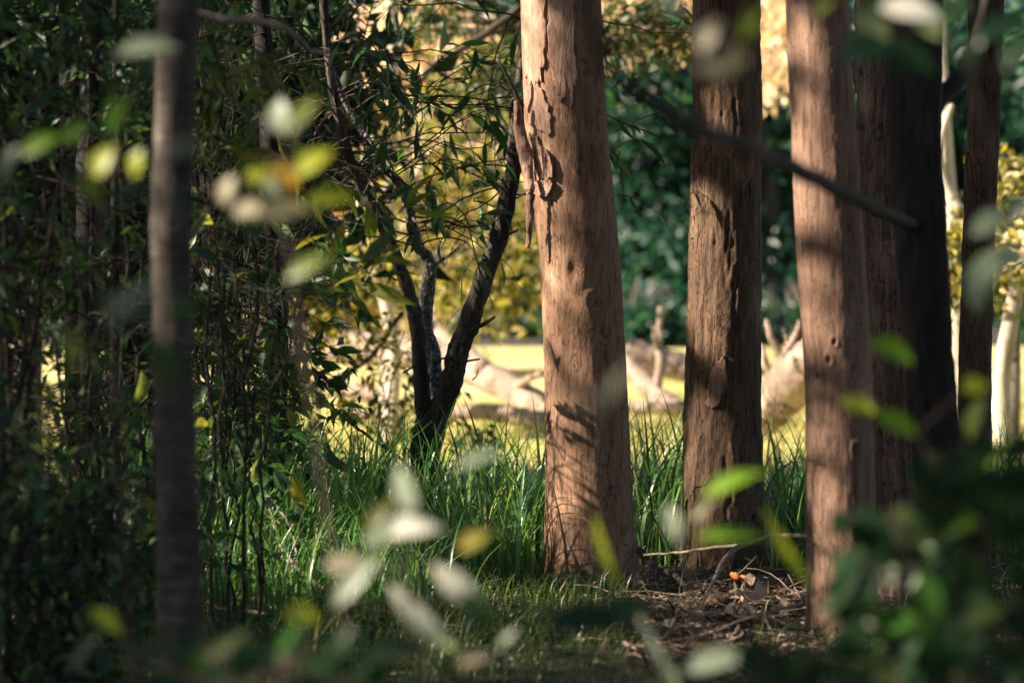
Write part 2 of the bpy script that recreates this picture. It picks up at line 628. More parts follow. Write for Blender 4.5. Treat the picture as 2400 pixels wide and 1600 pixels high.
# ------------------------------------------------------------------ big trunks
def trunk_mesh(rows, d, base_py=None, top=8.5, lump=.03, fine=.0035, furrow=0., cols=120, step=.010, flare=.12, seed=1, lean=None, knots=(), ztop=3.1):
    """rows: (py, centre px, half width px) measured down the photo; d depth"""
    rows = sorted(rows, key=lambda r: -r[0])
    P = np.array([W(r[1], r[0], d) for r in rows])
    R = np.array([PX(r[2], d) for r in rows])
    yb = P[:, 1].mean()
    zs = np.concatenate([np.arange(-.25, ztop, step), np.linspace(ztop + .1, top, 30)])
    xs = np.interp(zs, P[:, 2], P[:, 0])
    rs = np.interp(zs, P[:, 2], R)
    # carry the lean on below and above what the photo shows
    k = max(3, int(.06 / step))
    up = zs > P[-1, 2]
    sl = (P[-1, 0] - P[-3, 0]) / (P[-1, 2] - P[-3, 2])
    xs[up] = P[-1, 0] + sl * .6 * (zs[up] - P[-1, 2])
    rs[up] = np.maximum(R[-1] * (1 - .07 * (zs[up] - P[-1, 2])), R[-1] * .35)
    ker = np.ones(2 * k + 1) / (2 * k + 1)
    for _ in range(2):
        xs = np.convolve(np.pad(xs, k, 'edge'), ker, 'valid')
        rs = np.convolve(np.pad(rs, k, 'edge'), ker, 'valid')
    th = np.linspace(0, 2 * math.pi, cols, endpoint=False)
    rs = rs * (1 + flare * np.exp(-np.maximum(zs, 0) / .12))
    Z, TH = np.meshgrid(zs, th, indexing='ij')
    RR = np.repeat(rs[:, None], cols, 1)
    q = np.stack([np.cos(TH) * RR, np.sin(TH) * RR, Z], -1).reshape(-1, 3)
    disp = RR.ravel() * lump * 2 * fbm(q * np.array([5, 5, 2.2]), seed, 3)
    disp = disp + RR.ravel() * .5 * flare * np.exp(-np.maximum(q[:, 2], 0) / .15) * fbm(np.stack([np.cos(TH).ravel() * 2.2, np.sin(TH).ravel() * 2.2, q[:, 2] * .5], -1), seed + 9, 2)
    disp = disp + fine * 2 * fbm(q * np.array([38, 38, 12.]), seed + 2, 4)
    if furrow:
        rid = np.abs(fbm(q * np.array([22, 22, 3.2]), seed + 4, 4)) * 2
        disp = disp - furrow * np.clip(1 - rid * 5, 0, 1)
    for (kz, kth, kr, kh) in knots:
        a = (TH.ravel() - kth + math.pi) % (2 * math.pi) - math.pi
        e = np.sqrt((a * RR.ravel() / kr) ** 2 + ((q[:, 2] - kz) / (kr * 1.6)) ** 2)
        disp = disp + kh * np.exp(-(e - .9) ** 2 * 5) - 1.8 * kh * np.exp(-(e * 1.6) ** 2)
    rr = RR.ravel() + disp
    v = np.stack([np.cos(TH).ravel() * rr + np.repeat(xs, cols), np.sin(TH).ravel() * rr + yb, q[:, 2]], -1)
    n = len(zs)
    i = np.arange(n * cols).reshape(n, cols)
    j = np.roll(i, -1, 1)
    f = np.stack([i[:-1], j[:-1], j[1:], i[1:]], -1).reshape(-1, 4)

    def surf(px, py):
        """angle and height of the trunk surface seen at a photo pixel"""
        z = W(px, py, d)[2]
        x = W(px, py, d)[0]
        x0, r0 = np.interp(z, zs, xs), np.interp(z, zs, rs)
        s = np.clip((x - x0) / r0, -.995, .995)
        return -math.pi / 2 + math.asin(s), z
    g = dict(v=v, f=[f], zs=zs, xs=xs, rs=rs, yb=yb, surf=surf, base=np.array([np.interp(0, zs, xs), yb, 0.]))
    return g


def flake(g, outline, lift=.006, curl=.0, name='bark_flake', mat=None, parent=None, seed=0, n=14):
    """a plate of bark lying on the trunk; outline in photo pixels (px, py)"""
    a = np.array([g['surf'](*q) for q in outline])
    c = a.mean(0)
    # fan of rings from the middle to the edge
    pts = smooth_path(np.concatenate([a, a[:1]]), n * 6)[:-1]
    rng = np.random.default_rng(seed)
    ed = fbm(np.stack([pts[:, 0] * 30, pts[:, 1] * 26, pts[:, 0] * 0], -1), seed + 5, 4)
    pts = c + (pts - c) * (1 + .55 * ed[:, None] + rng.normal(0, .012, (len(pts), 1)))
    rings = [c[None]] + [c + (pts - c) * t for t in (.35, .7, .92, 1., 1.0)]
    lifts = [lift * .9, lift * 1.0, lift * 1.05, lift * 1.1 + curl * .5, lift + curl, -.004]
    vs, m = [], len(pts)
    for rg, lf in zip(rings, lifts):
        th, z = rg[:, 0], rg[:, 1]
        r = np.interp(z, g['zs'], g['rs']) + lf + (.004 * fbm(np.stack([th * 9, z * 30, th * 0], -1), seed, 3) if lf > 0 else 0)
        vs.append(np.stack([np.cos(th) * r + np.interp(z, g['zs'], g['xs']), np.sin(th) * r + g['yb'], z], -1))
    v = np.concatenate(vs)
    k = np.arange(m)
    k2 = (k + 1) % m
    tri = np.stack([np.zeros(m, int), 1 + k, 1 + k2], -1)
    q = [np.stack([1 + j * m + k, 1 + (j + 1) * m + k, 1 + (j + 1) * m + k2, 1 + j * m + k2], -1) for j in range(4)]
    return mesh_obj(name, v, [tri, np.concatenate(q)], mat, parent)


def crown(root, rng, centre, rad, n_clump, per, leaf_l, cols, mat=None, branch_mat=None, start=None, r_branch=.05, clump=.35, aspect=.3, gaps=True, hang=.35, keepout=False):
    """branches from `start` out to clumps of leaves spread through an ellipsoid"""
    centre, rad = np.asarray(centre, float), np.asarray(rad, float)
    u = unit(rng.normal(0, 1, (n_clump, 3))) * rng.random((n_clump, 1)) ** .42
    cc = centre + u * rad
    if start is not None:
        st_ = np.asarray(start, float)
        if st_.ndim == 1:
            st_ = np.repeat(st_[None], n_clump, 0)
        t = np.linspace(0, 1, 6)[None, :, None]
        mid = (st_ + cc) / 2 + np.array([0, 0, .12]) * np.linalg.norm(cc - st_, axis=1)[:, None]
        pts = st_[:, None] * (1 - t) ** 2 + 2 * mid[:, None] * t * (1 - t) + cc[:, None] * t ** 2
        pts[:, 1:-1] += rng.normal(0, .03, pts[:, 1:-1].shape) * rad.max() * .4
        v, f = tubes(pts, r_branch * rng.uniform(.4, 1, n_clump), .006, 4, cap=False)
        mesh_obj('branches', v, f, branch_mat, root)['kind'] = 'stuff'
    k = np.repeat(np.arange(n_clump), per)
    sc = (clump * rng.uniform(.5, 1.3, n_clump))[k]
    c = cc[k] + rng.normal(0, .5, (len(k), 3)) * sc[:, None] * np.array([1, 1, .75])
    d = unit(rng.normal(0, 1, c.shape) + np.array([0, 0, -hang * 2]))
    nr = unit(rng.normal(0, .8, c.shape) + np.array([-.2, -.3, .7]))
    L = leaf_l * rng.uniform(.6, 1.3, len(c))
    tone = rng.uniform(.75, 1.2, n_clump)[k]
    colr = palette(rng, len(c), cols) * tone[:, None]
    if keepout:                                   # crowns that stand beside the picture stay out of it
        x, y, dep = project(c)
        ok = (x < -60) | (x > 2420) | (y < -120) | (dep < .5)
        c, d, nr, L, colr = c[ok], d[ok], nr[ok], L[ok], colr[ok]
    leaves(root, c, d, nr, L, L * aspect, colr, mat or M_LEAF, 0, rng, 'crown', gaps)


GREENS = [(.035, .085, .022, 3), (.05, .12, .028, 3), (.075, .14, .03, 2), (.025, .055, .02, 2)]
GUM = [(.06, .10, .045, 3), (.08, .13, .05, 3), (.045, .08, .035, 2)]


def gum_tree(name, label, rows, d, bark, seed, cat='tree', group='trunks standing at the edge of the clearing', top=8.5, crown_n=26, **kw):
    rng = np.random.default_rng(seed)
    g = trunk_mesh(rows, d, seed=seed, top=top, **kw)
    root = thing(name, label, cat, g['base'], group)
    g['root'] = root
    g['trunk'] = mesh_obj('trunk', g['v'], g['f'], bark, root)
    tip = np.array([g['xs'][-1], g['yb'], top - .4])
    if crown_n:
        crown(root, rng, tip + np.array([.3, 0, 1.2]), (2.0, 2.0, 1.6), crown_n, 70, .17, GUM, None, bark, tip, .05, .55, keepout=True)
    return g


MAIN = gum_tree('gum_tree', 'thick salmon-barked gum trunk with a torn strip of bark hanging on its side',
                [(0, 1287, 92), (150, 1293, 93), (300, 1300, 95), (450, 1316, 96), (600, 1332, 93), (850, 1345, 95), (1100, 1351, 99), (1250, 1354, 103), (1340, 1356, 106)],
                11.07, B_MAIN, 11, lump=.022, fine=.003, cols=150, step=.008,
                knots=[(1.42, -1.75, .045, .006), (1.28, -1.35, .03, .005), (.95, -1.0, .03, .005)])
SECOND = gum_tree('gum_tree', 'dark brown rough-barked trunk with an oval bare scar at mid height',
                  [(0, 1668, 78), (300, 1670, 80), (600, 1665, 84), (900, 1661, 88), (1150, 1658, 95), (1295, 1657, 99)],
                  11.9, B_SECOND, 12, lump=.03, fine=.008, furrow=.006, cols=150, step=.008)
THIRD = gum_tree('gum_tree', 'pinkish smooth trunk dotted with small dark knot holes, bark dust at its foot',
                 [(0, 1874, 71), (250, 1888, 74), (550, 1905, 78), (850, 1925, 77), (1100, 1932, 78), (1440, 1936, 80)],
                 9.3, B_THIRD, 13, lump=.028, fine=.0035, cols=140, step=.008, flare=.08,
                 knots=[(1.06, -1.95, .016, .006), (1.0, -2.3, .012, .005), (.72, -1.2, .02, .006), (.86, -1.25, .014, .005), (.30, -1.45, .02, .007),
                        (.40, -1.2, .025, .006), (.2, -1.7, .014, .005), (1.13, -1.75, .012, .005)])
ROUGH = gum_tree('gum_tree', 'stringy grey-brown trunk half hidden between the pinkish trunk and the black trunk',
                 [(0, 2030, 70), (400, 2040, 70), (800, 2068, 72), (1200, 2080, 76), (1350, 2082, 78)],
                 10.35, B_ROUGH, 14, lump=.06, fine=.012, furrow=.014, cols=130, step=.010)
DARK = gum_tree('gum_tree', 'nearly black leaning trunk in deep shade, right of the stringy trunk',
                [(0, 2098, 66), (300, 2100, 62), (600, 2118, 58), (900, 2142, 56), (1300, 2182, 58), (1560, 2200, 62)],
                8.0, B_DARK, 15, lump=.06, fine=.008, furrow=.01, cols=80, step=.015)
RIGHT = gum_tree('gum_tree', 'slim dark flaky trunk near the right edge, in front of yellow leaves',
                 [(0, 2262, 40), (250, 2258, 38), (600, 2246, 38), (800, 2242, 38), (1000, 2240, 39), (1300, 2236, 42)],
                 10.6, B_SECOND, 16, lump=.05, fine=.007, furrow=.005, cols=80, step=.012)
SAPL = gum_tree('sapling_tree', 'slender blurred grey trunk with ringed bark standing in the thicket',
                [(0, 412, 45), (250, 402, 45), (500, 392, 46), (800, 396, 46), (1100, 404, 48), (1450, 412, 52), (1600, 414, 54)],
                6.5, B_SAPL, 17, lump=.05, fine=.004, cols=60, step=.015, crown_n=12, top=6)

# bark pieces of the main trunk
for k, (ol, lf, cu) in enumerate([
        ([(1199, -40), (1245, -40), (1252, 60), (1250, 140), (1236, 200), (1214, 190), (1204, 90)], .006, .003),
        ([(1262, -40), (1310, -40), (1316, 100), (1322, 190), (1308, 250), (1298, 228), (1284, 240), (1268, 190), (1258, 90)], .005, .003),
        ([(1206, 205), (1238, 205), (1258, 250), (1266, 300), (1254, 312), (1232, 298), (1212, 280)], .006, .004),
        ([(1211, 322), (1226, 318), (1232, 350), (1234, 392), (1232, 442), (1218, 448), (1211, 400)], .016, .004),
        ([(1237, 322), (1246, 346), (1252, 400), (1249, 418), (1237, 414)], .013, .005),
        ([(1256, 350), (1266, 368), (1271, 402), (1266, 414), (1254, 412)], .017, .006),
        ([(1236, 420), (1268, 420), (1270, 440), (1258, 455), (1238, 450)], .02, .006)]):
    flake(MAIN, ol, lf, cu, 'bark_flake', B_STRIP if k > 2 else B_MAINFLAKE, MAIN['trunk'], k)
flake(SECOND, [(1640, 828), (1656, 822), (1660, 860), (1656, 900), (1644, 925), (1628, 930), (1616, 920), (1624, 870)], .0065, .0, 'bark_scar', B_SCAR, SECOND['trunk'], 7)
#flake(SECOND, [(1612, 930), (1600, 890), (1622, 850), (1642, 822), (1632, 850), (1618, 880)], .010, .004, 'bark_flake', B_SECOND, SECOND['root'], 8)


def strip(pxs, width, thick, mat, root, name, curlr=.03, n=40, seed=0):
    """a torn ribbon of bark, curled across its width"""
    p = smooth_path([W(*q) for q in pxs], n)
    rng = np.random.default_rng(seed)
    wv = np.interp(np.linspace(0, 1, n), np.linspace(0, 1, len(width)), width) * (1 + .3 * fbm(np.stack([np.arange(n) * .35, np.zeros(n), np.zeros(n)], -1), seed, 3))
    a = np.linspace(-1, 1, 7)
    rings = []
    for s in (0, 1):
        for j in a:
            off = np.stack([j * wv, -np.cos(j * 1.3) * curlr * np.ones(n) - s * thick, .004 * np.sin(np.arange(n) * .7 + j * 2)], -1)
            rings.append(p + off)
    v = np.stack(rings, 1)                      # n,14,3
    m_ = 14
    order = list(range(7)) + list(range(13, 6, -1))
    v = v[:, order].reshape(-1, 3)
    v = v + np.stack([fbm(v * np.array([60, 60, 25.]) + 9 * k_, seed + k_, 3) for k_ in range(3)], -1) * np.array([.016, .018, .014])
    i = np.arange(n * m_).reshape(n, m_)
    j2 = np.roll(i, -1, 1)
    f = np.stack([i[:-1], j2[:-1], j2[1:], i[1:]], -1).reshape(-1, 4)
    caps = np.stack([i[0][::-1], i[-1]])
    return mesh_obj(name, v, [f, caps], mat, root)


strip([(1186, 232, 10.93), (1193, 290, 10.93), (1203, 340, 10.92), (1212, 390, 10.91), (1216, 440, 10.9)], [.012, .024, .03, .028, .02], .007, B_STRIP, MAIN['trunk'], 'bark_strip', .014, seed=2)
strip([(1216, 440, 10.9), (1217, 500, 10.92), (1212, 570, 10.93)], [.018, .016, .010], .006, B_STRIP, MAIN['trunk'], 'bark_strip', .010, seed=4)
#strip([(1224, 320, 10.90), (1230, 370, 10.885), (1232, 450, 10.88)], [.014, .024, .018], .007, B_STRIP, MAIN['trunk'], 'bark_strip', .012, seed=5)
#strip([(1252, 345, 10.865), (1256, 390, 10.855), (1252, 452, 10.86)], [.012, .022, .018], .007, B_STRIP, MAIN['trunk'], 'bark_strip', .012, seed=6)
strip([(1262, 520, 10.845), (1256, 545, 10.84), (1254, 566, 10.845)], [.003, .007, .002], .003, B_STRIP, MAIN['trunk'], 'bark_strip', .006, seed=7)
v, f = limb([(1200, 245, 10.95), (1180, 205, 10.92), (1160, 165, 10.9), (1142, 135, 10.9)], .012, .005, 14, 6, .002, RW)
mesh_obj('broken_twig', v, f, B_FORK, MAIN['root'])
# a limb of the black trunk that reaches forward across the picture
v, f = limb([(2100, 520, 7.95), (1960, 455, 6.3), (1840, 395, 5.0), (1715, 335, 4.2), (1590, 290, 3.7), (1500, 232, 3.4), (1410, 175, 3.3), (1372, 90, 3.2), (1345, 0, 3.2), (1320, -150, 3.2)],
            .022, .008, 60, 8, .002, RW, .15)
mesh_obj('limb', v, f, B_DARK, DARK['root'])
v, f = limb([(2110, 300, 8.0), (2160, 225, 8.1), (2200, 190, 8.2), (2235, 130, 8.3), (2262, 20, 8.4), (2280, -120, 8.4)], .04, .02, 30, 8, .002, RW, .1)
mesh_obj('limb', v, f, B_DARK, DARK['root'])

# ------------------------------------------------------------------ the forked tree
rng = np.random.default_rng(21)
FD = 12.4
froot = thing('forked_tree', 'small dark tree forking low into three stems with drooping sickle leaves', 'tree', W(978, 1245, FD) * np.array([1, 1, 0]))
v, f = limb([(976, 1290, FD), (976, 1150, FD), (976, 1050, FD), (984, 985, FD), (988, 950, FD)], .088, .072, 60, 64, 0, None, .25, 3)
mesh_obj('trunk', v, f, B_FORK, froot)
stems = {'stem_l': [(976, 1010, FD), (974, 940, FD), (964, 830, FD), (956, 750, FD), (936, 660, FD), (905, 580, FD), (870, 500, FD), (830, 430, FD), (795, 340, FD - .1), (770, 240, FD - .2), (752, 100, FD - .2), (740, -60, FD - .3)],
         'stem_m': [(986, 990, FD + .06), (990, 900, FD + .1), (993, 820, FD + .12), (978, 745, FD + .15), (980, 690, FD + .15), (988, 625, FD + .15), (985, 595, FD + .15), (958, 560, FD + .1), (938, 480, FD), (925, 430, FD), (880, 385, FD), (850, 330, FD), (800, 250, FD + .1), (765, 160, FD + .1)],
         'stem_r': [(986, 1020, FD), (1008, 950, FD), (1036, 880, FD - .02), (1056, 800, FD - .05), (1085, 720, FD - .1), (1112, 640, FD - .1), (1140, 560, FD - .1), (1160, 480, FD - .12), (1180, 390, FD - .12), (1188, 300, FD - .1), (1200, 180, FD - .05), (1215, 20, FD), (1222, -120, FD)]}
for nm, r0, r1, bm in (('stem_l', .046, .020, B_FORK), ('stem_m', .048, .014, B_LICHEN), ('stem_r', .066, .036, B_FORK)):
    v, f = limb(stems[nm], r0, r1, 150, 40, .0008, rng, .3, 5)
    mesh_obj('stem', v, f, bm, froot)
for q, r0, r1, bm in (([(1062, 790, FD - .1), (1080, 760, FD - .15), (1110, 745, FD - .15), (1138, 726, FD - .15)], .022, .006, B_FORK),
                      ([(998, 838, FD), (1012, 825, FD - .1), (1040, 818, FD - .14)], .007, .005, B_FORK),
                      ([(1058, 830, FD - .1), (1080, 828, FD - .2), (1102, 824, FD - .2)], .006, .005, B_FORK),
                      ([(966, 842, FD), (950, 843, FD - .05), (924, 857, FD - .05)], .006, .004, B_FORK),
                      ([(988, 620, FD + .15), (1010, 600, FD + .1), (1040, 580, FD), (1060, 560, FD)], .011, .004, B_LICHEN),
                      ([(940, 655, FD), (905, 640, FD), (882, 632, FD)], .006, .003, B_FORK),
                      ([(1140, 560, FD - .1), (1165, 540, FD - .2), (1190, 528, FD - .2)], .010, .005, B_FORK),
                      ([(1170, 450, FD - .1), (1150, 430, FD - .15), (1125, 425, FD - .2)], .012, .006, B_LICHEN),
                      ([(925, 430, FD), (890, 450, FD - .1), (840, 400, FD - .2), (770, 365, FD - .3), (690, 330, FD - .4)], .012, .006, B_PTWIG),
                      ([(940, 490, FD), (960, 510, FD - .2), (1010, 505, FD - .2), (1060, 520, FD - .2), (1100, 520, FD - .2)], .008, .004, B_TWIG),
                      ([(1085, 872, FD - .2), (1095, 862, FD - .2), (1098, 845, FD - .2)], .004, .002, B_FORK),
                      ([(700, 300, FD), (760, 240, FD), (840, 190, FD), (900, 172, FD), (980, 200, FD), (1085, 178, FD)], .005, .003, B_FORK)):
    v, f = limb(q, r0, r1, 20, 8, .0015, rng)
    mesh_obj('branch', v, f, bm, froot)
# twigs that droop from the upper stems, with leaves
st_pts, st_dir = [], []
for nm, n_, lo in (('stem_l', 34, .55), ('stem_m', 32, .5), ('stem_r', 22, .55)):
    path = smooth_path([W(*q) for q in stems[nm]], 200)
    for k in rng.integers(int(200 * lo), 199, n_):
        st_pts.append(path[k])
        sgn = rng.choice([-1, 1]) if nm != 'stem_r' else rng.choice([-1, -1, 1])
        st_dir.append([sgn * rng.uniform(.5, 1), rng.uniform(-.7, .7), rng.uniform(-.1, .7)])
tw = twigs(rng, st_pts, st_dir, rng.uniform(.45, 1.1, len(st_pts)), 12, .22, .05)
k = rng.integers(3, 11, 130)
ti = rng.integers(0, len(tw), 130)
tw2 = twigs(rng, tw[ti, k], rng.normal(0, 1, (130, 3)) * np.array([1, .8, .6]), rng.uniform(.2, .5, 130), 9, .32, .06)
va = tubes(tw, .0055, .0022, 5)
vb = tubes(tw2, .003, .0015, 4)
o = mesh_obj('twigs', *join(va, vb), B_TWIG, froot)
o['kind'] = 'stuff'
p1, d1, n1 = leaves_on(rng, tw, 3, .5, .9, .5)
p2, d2, n2 = leaves_on(rng, tw2, 4, .35, .9, .5)
c, d, nr = np.concatenate([p1, p2]), np.concatenate([d1, d2]), np.concatenate([n1, n2])
x, y, dep = project(c)
ok = (y < 640) & (y > -200)
c, d, nr = c[ok], d[ok], nr[ok]
L = rng.uniform(.09, .19, len(c))
leaves(froot, c, d, nr, L, L * rng.uniform(.17, .26, len(c)), palette(rng, len(c), [(.04, .11, .03, 3), (.055, .14, .035, 2), (.03, .075, .03, 2), (.11, .17, .04, .6)]), M_LEAF, 300, rng, tmin=.9)


# ------------------------------------------------------------------ shrubs of the thicket
def shrub(name, label, cat, px, d, top_py, spread, n_stem, n_twig, m_leaf, leaf_l, cols, seed, n_parts=120, aspect=.3, hang=.4, bark=None, stem_r=.014, mat=None, low=.15,
          group='shrubs of the dark thicket', depth_spread=.7, tw_len=(.3, .7), gaps=True):
    rng = np.random.default_rng(seed)
    b0 = W(px, 784, d)
    b0[2] = 0
    h = W(px, top_py, d)[2]
    root = thing(name, label, cat, b0, group)
    sp = PX(spread, d)
    th = rng.uniform(0, 2 * math.pi, n_stem)
    tgt = np.stack([np.cos(th) * sp * rng.uniform(.2, 1, n_stem), np.sin(th) * depth_spread * rng.uniform(.2, 1, n_stem), h * rng.uniform(.75, 1.05, n_stem)], -1)
    t = np.linspace(0, 1, 14)[None, :, None]
    base = b0 + rng.normal(0, .06, (n_stem, 3)) * np.array([1, 1, 0])
    pts = base[:, None] + t * np.array([0, 0, 1]) * tgt[:, None, 2:] + (t ** 1.5) * (tgt * np.array([1, 1, 0]))[:, None]
    wob = rng.normal(0, .018, pts.shape)
    wob[:, 0] = 0
    pts = pts + wob
    pts[:, 0, 2] -= .05
    for k in range(n_stem):
        v, f = tubes(pts[k], stem_r * rng.uniform(.6, 1.1), .004, 7)
        mesh_obj('stem', v, f, bark or B_TWIGDARK, root)
    si = rng.integers(0, n_stem, n_twig)
    kk = rng.integers(max(1, int(low * 14)), 14, n_twig)
    dr = rng.normal(0, 1, (n_twig, 3)) * np.array([1, .8, .6]) + np.array([0, 0, .15])
    tw = twigs(rng, pts[si, kk], dr, rng.uniform(*tw_len, n_twig), 9, .25, .06)
    o = mesh_obj('twigs', *tubes(tw, .0028, .001, 4), bark or B_TWIGDARK, root)
    o['kind'] = 'stuff'
    c, d_, nr = leaves_on(rng, tw, int(m_leaf * (1.5 if gaps and d > 7.6 and d < 16 else 1)), .12, hang, .7)
    L = leaf_l * rng.uniform(.6, 1.3, len(c))
    leaves(root, c, d_, nr, L, L * aspect, palette(rng, len(c), cols), mat or M_LEAF, n_parts, rng, 'foliage', gaps, 1.3)
    return root


DK = [(.03, .08, .025, 3), (.045, .11, .03, 3), (.07, .13, .035, 2), (.03, .065, .05, 2), (.16, .19, .05, .9)]
OLIVE = [(.10, .13, .03, 3), (.15, .17, .04, 3), (.06, .10, .03, 2), (.20, .19, .05, 1)]
shrub('leafy_shrub', 'tall dark fine-leaved shrub filling the far left corner of the thicket', 'shrub', 60, 8.0, -80, 260, 6, 260, 9, .085, DK, 31, 150)
shrub('leafy_shrub', 'dark tangled shrub just left of the ringed sapling trunk', 'shrub', 240, 8.8, -60, 250, 6, 280, 9, .085, DK, 32, 150)
shrub('leafy_shrub', 'dense shrub with drooping narrow leaves right behind the ringed sapling', 'shrub', 480, 12.6, -160, 260, 7, 320, 9, .10, DK, 33, 200, .24, .9)
shrub('leafy_shrub', 'drooping fine-leaved shrub hanging over the top of the clearing view', 'shrub', 640, 13.8, -260, 280, 6, 190, 9, .11, DK, 34, 200, .2, 1.2, low=.55)
shrub('leafy_shrub', 'low dark shrub at the foot of the thicket, bottom left corner', 'shrub', 120, 7.2, 900, 300, 9, 200, 8, .075, DK, 35, 120, .3, .3)
shrub('leafy_shrub', 'knee-high bush with dull olive leaves left of the ringed sapling', 'shrub', 230, 9.6, 830, 170, 8, 170, 9, .07, OLIVE, 36, 120, .4, .2, tw_len=(.15, .4))
shrub('leafy_shrub', 'bush with large yellow-green leaves right of the ringed sapling', 'shrub', 560, 9.2, 380, 190, 3, 70, 6, .18, [(.16, .19, .03, 3), (.26, .28, .04, 3), (.07, .11, .03, 1.5), (.34, .30, .06, 1)], 37, 260, .25, -.15, low=.6, mat=M_LEAF_SOFT, stem_r=.009)
shrub('leafy_shrub', 'dark broad-leaved bush beside the black stump at the grass edge', 'shrub', 640, 11.8, 560, 110, 3, 110, 8, .09, DK, 38, 150, .42, .4)
shrub('leafy_shrub', 'dark shrub behind the thicket closing the gap to the clearing', 'shrub', 330, 15.0, -200, 420, 9, 420, 9, .13, DK, 39, 0, .35)
shrub('leafy_shrub', 'dark shrub deep in the far left of the thicket', 'shrub', -60, 15.0, -200, 420, 9, 420, 9, .13, DK, 40, 0, .35)
shrub('leafy_shrub', 'low leafy bush with small dark leaves beneath the yellow-green bush', 'shrub', 560, 12.2, 960, 110, 4, 90, 8, .075, DK, 41, 120, .45, .2, tw_len=(.12, .35))
shrub('leafy_shrub', 'arching olive-leaved branchlets beside the top of the ringed sapling', 'shrub', 520, 9.0, -60, 130, 3, 26, 6, .14, OLIVE, 42, 120, .2, .9, low=.7, tw_len=(.25, .5), stem_r=.008)

shrub('leafy_shrub', 'mid-green broad-leaved bush between the ringed sapling and the vine-wrapped trunk', 'shrub', 530, 10.6, 420, 120, 4, 190, 9, .10, [(.06, .13, .035, 3), (.09, .17, .04, 3), (.17, .19, .05, 1.5), (.04, .08, .04, 2)], 43, 200, .38, .15, low=.45, stem_r=.008)
# stump-like dark trunk at the grass edge
rng = np.random.default_rng(50)
st_ = gum_tree('slim_tree', 'dark slim trunk wrapped by a vine at the edge of the thicket', [(0, 600, 20), (640, 640, 26), (800, 636, 27), (960, 632, 28), (1200, 628, 30)], 12.2, B_DARK, 18, lump=.08, fine=.006, cols=40, step=.02, crown_n=0, top=4.2)
v, f = limb([(640, 1080, 12.0), (622, 1010, 12.0), (640, 930, 12.05), (655, 840, 12.05), (648, 740, 12.05), (662, 660, 12.1), (650, 560, 12.1)], .010, .006, 50, 7, .004, rng)
mesh_obj('vine', v, f, B_TWIG, st_['root'])
for k, (lab, rows, dd) in enumerate((('thin dark stem in the thicket left of the olive bush', [(0, 150, 14), (800, 165, 17), (1200, 168, 18)], 11.0),
                                     ('very thin dark stem between the olive bush and the ringed sapling', [(0, 270, 9), (800, 263, 10), (1200, 262, 11)], 10.2),
                                     ('dark upright stem in the upper left gloom', [(0, 225, 30), (500, 200, 32), (1200, 190, 34)], 13.0))):
    gum_tree('slim_tree', lab, rows, dd, B_DARK, 60 + k, lump=.1, fine=.005, cols=24, step=.03, crown_n=0, top=4)
# the arching pale branch, top left
v, f = limb([(420, 20, 8.0), (520, 45, 8.0), (600, 50, 8.0), (650, 65, 8.0), (690, 95, 8.05), (712, 118, 8.1), (755, 122, 8.1)], .016, .007, 40, 8, .0015, rng)
o = mesh_obj('arching_branch', v, f, B_PTWIG, origin=W(420, 20, 8.0))
tag(o, 'bare pale brown branch arching out at the top left', 'branch')
v, f = limb([(690, 868, 11.9), (740, 915, 12.0), (790, 958, 12.1), (850, 1005, 12.2), (920, 1052, 12.3), (960, 1100, 12.3)], .006, .009, 30, 7, .002, rng)
o = mesh_obj('dead_branch', v, f, B_FORK, origin=W(960, 1100, 12.3))
tag(o, 'thin dark dead branch slanting down into the grass beside the forked tree', 'branch')

# ------------------------------------------------------------------ unseen trees added left of the view to shade the scene
rng = np.random.default_rng(70)
SHADE = [(-7.2, 1.5, 4.6), (-7.0, 4.6, 4.9), (-7.4, 7.6, 4.8), (-7.0, 10.4, 5.0), (-7.6, 12.8, 4.8), (-10.5, 3.5, 7.0), (-10.5, 7.0, 7.2), (-10.5, 10.5, 7.2)]
for k, (x, y, z) in enumerate(SHADE):
    root = thing('gum_tree', 'unseen leafy gum tree added outside the left edge to shade the thicket', 'tree', (x, y, 0), 'unseen shade trees added left of the view')
    v, f = tubes(smooth_path([(x, y, -.2), (x + .1, y, z * .4), (x - .05, y + .1, z * .8), (x, y, z + 1)], 24), .16, .06, 14)
    mesh_obj('trunk', v, f, B_ROUGH, root)
    crown(root, rng, (x, y, z), (1.9, 2.1, 2.5), 64, 80, .25, GUM, None, B_ROUGH, np.array([x, y, z * .6]), .05, .8, .34, keepout=True)

root = thing('gum_tree', 'unseen gum tree added outside the left edge, boughs set to shade the right-hand trunks', 'tree', (-6.6, 8.5, 0), 'unseen shade trees added left of the view')
v, f = tubes(smooth_path([(-6.6, 8.5, -.2), (-6.5, 8.5, 2.5), (-6.6, 8.4, 5), (-6.6, 8.5, 7.5)], 24), .18, .06, 14)
mesh_obj('trunk', v, f, B_ROUGH, root)
SH = [(2100, y, 8) for y in range(-40, 1500, 90)] + [(2040, y, 10.35) for y in range(-40, 700, 90)] + [(2245, y, 10.6) for y in range(0, 1200, 120)] + [(1650, y, 11.8) for y in (-20, 60, 140, 220, 300, 380, 850, 920)] + \
     [(1700, y, 11.8) for y in (420, 520, 840, 950)] + [(1860, y, 9.2) for y in (0, 70, 140, 820, 880)] + [(1320, y, 11) for y in (20, 110, 200, 300)] + [(x, y, 11) for x in (100, 300, 200) for y in (100, 300, 500, 800)]
cc = np.array([W(*q) + S * rng.uniform(8.2, 10.2) for q in SH])  # leaf clumps added along the sun rays of the spots to shade
k = np.repeat(np.arange(len(cc)), 90)
c = cc[k] + rng.normal(0, .2, (len(k), 3))
x, y, dep = project(c)
ok = (x < -60) | (y < -120)
c = c[ok]
L = rng.uniform(.12, .26, len(c))
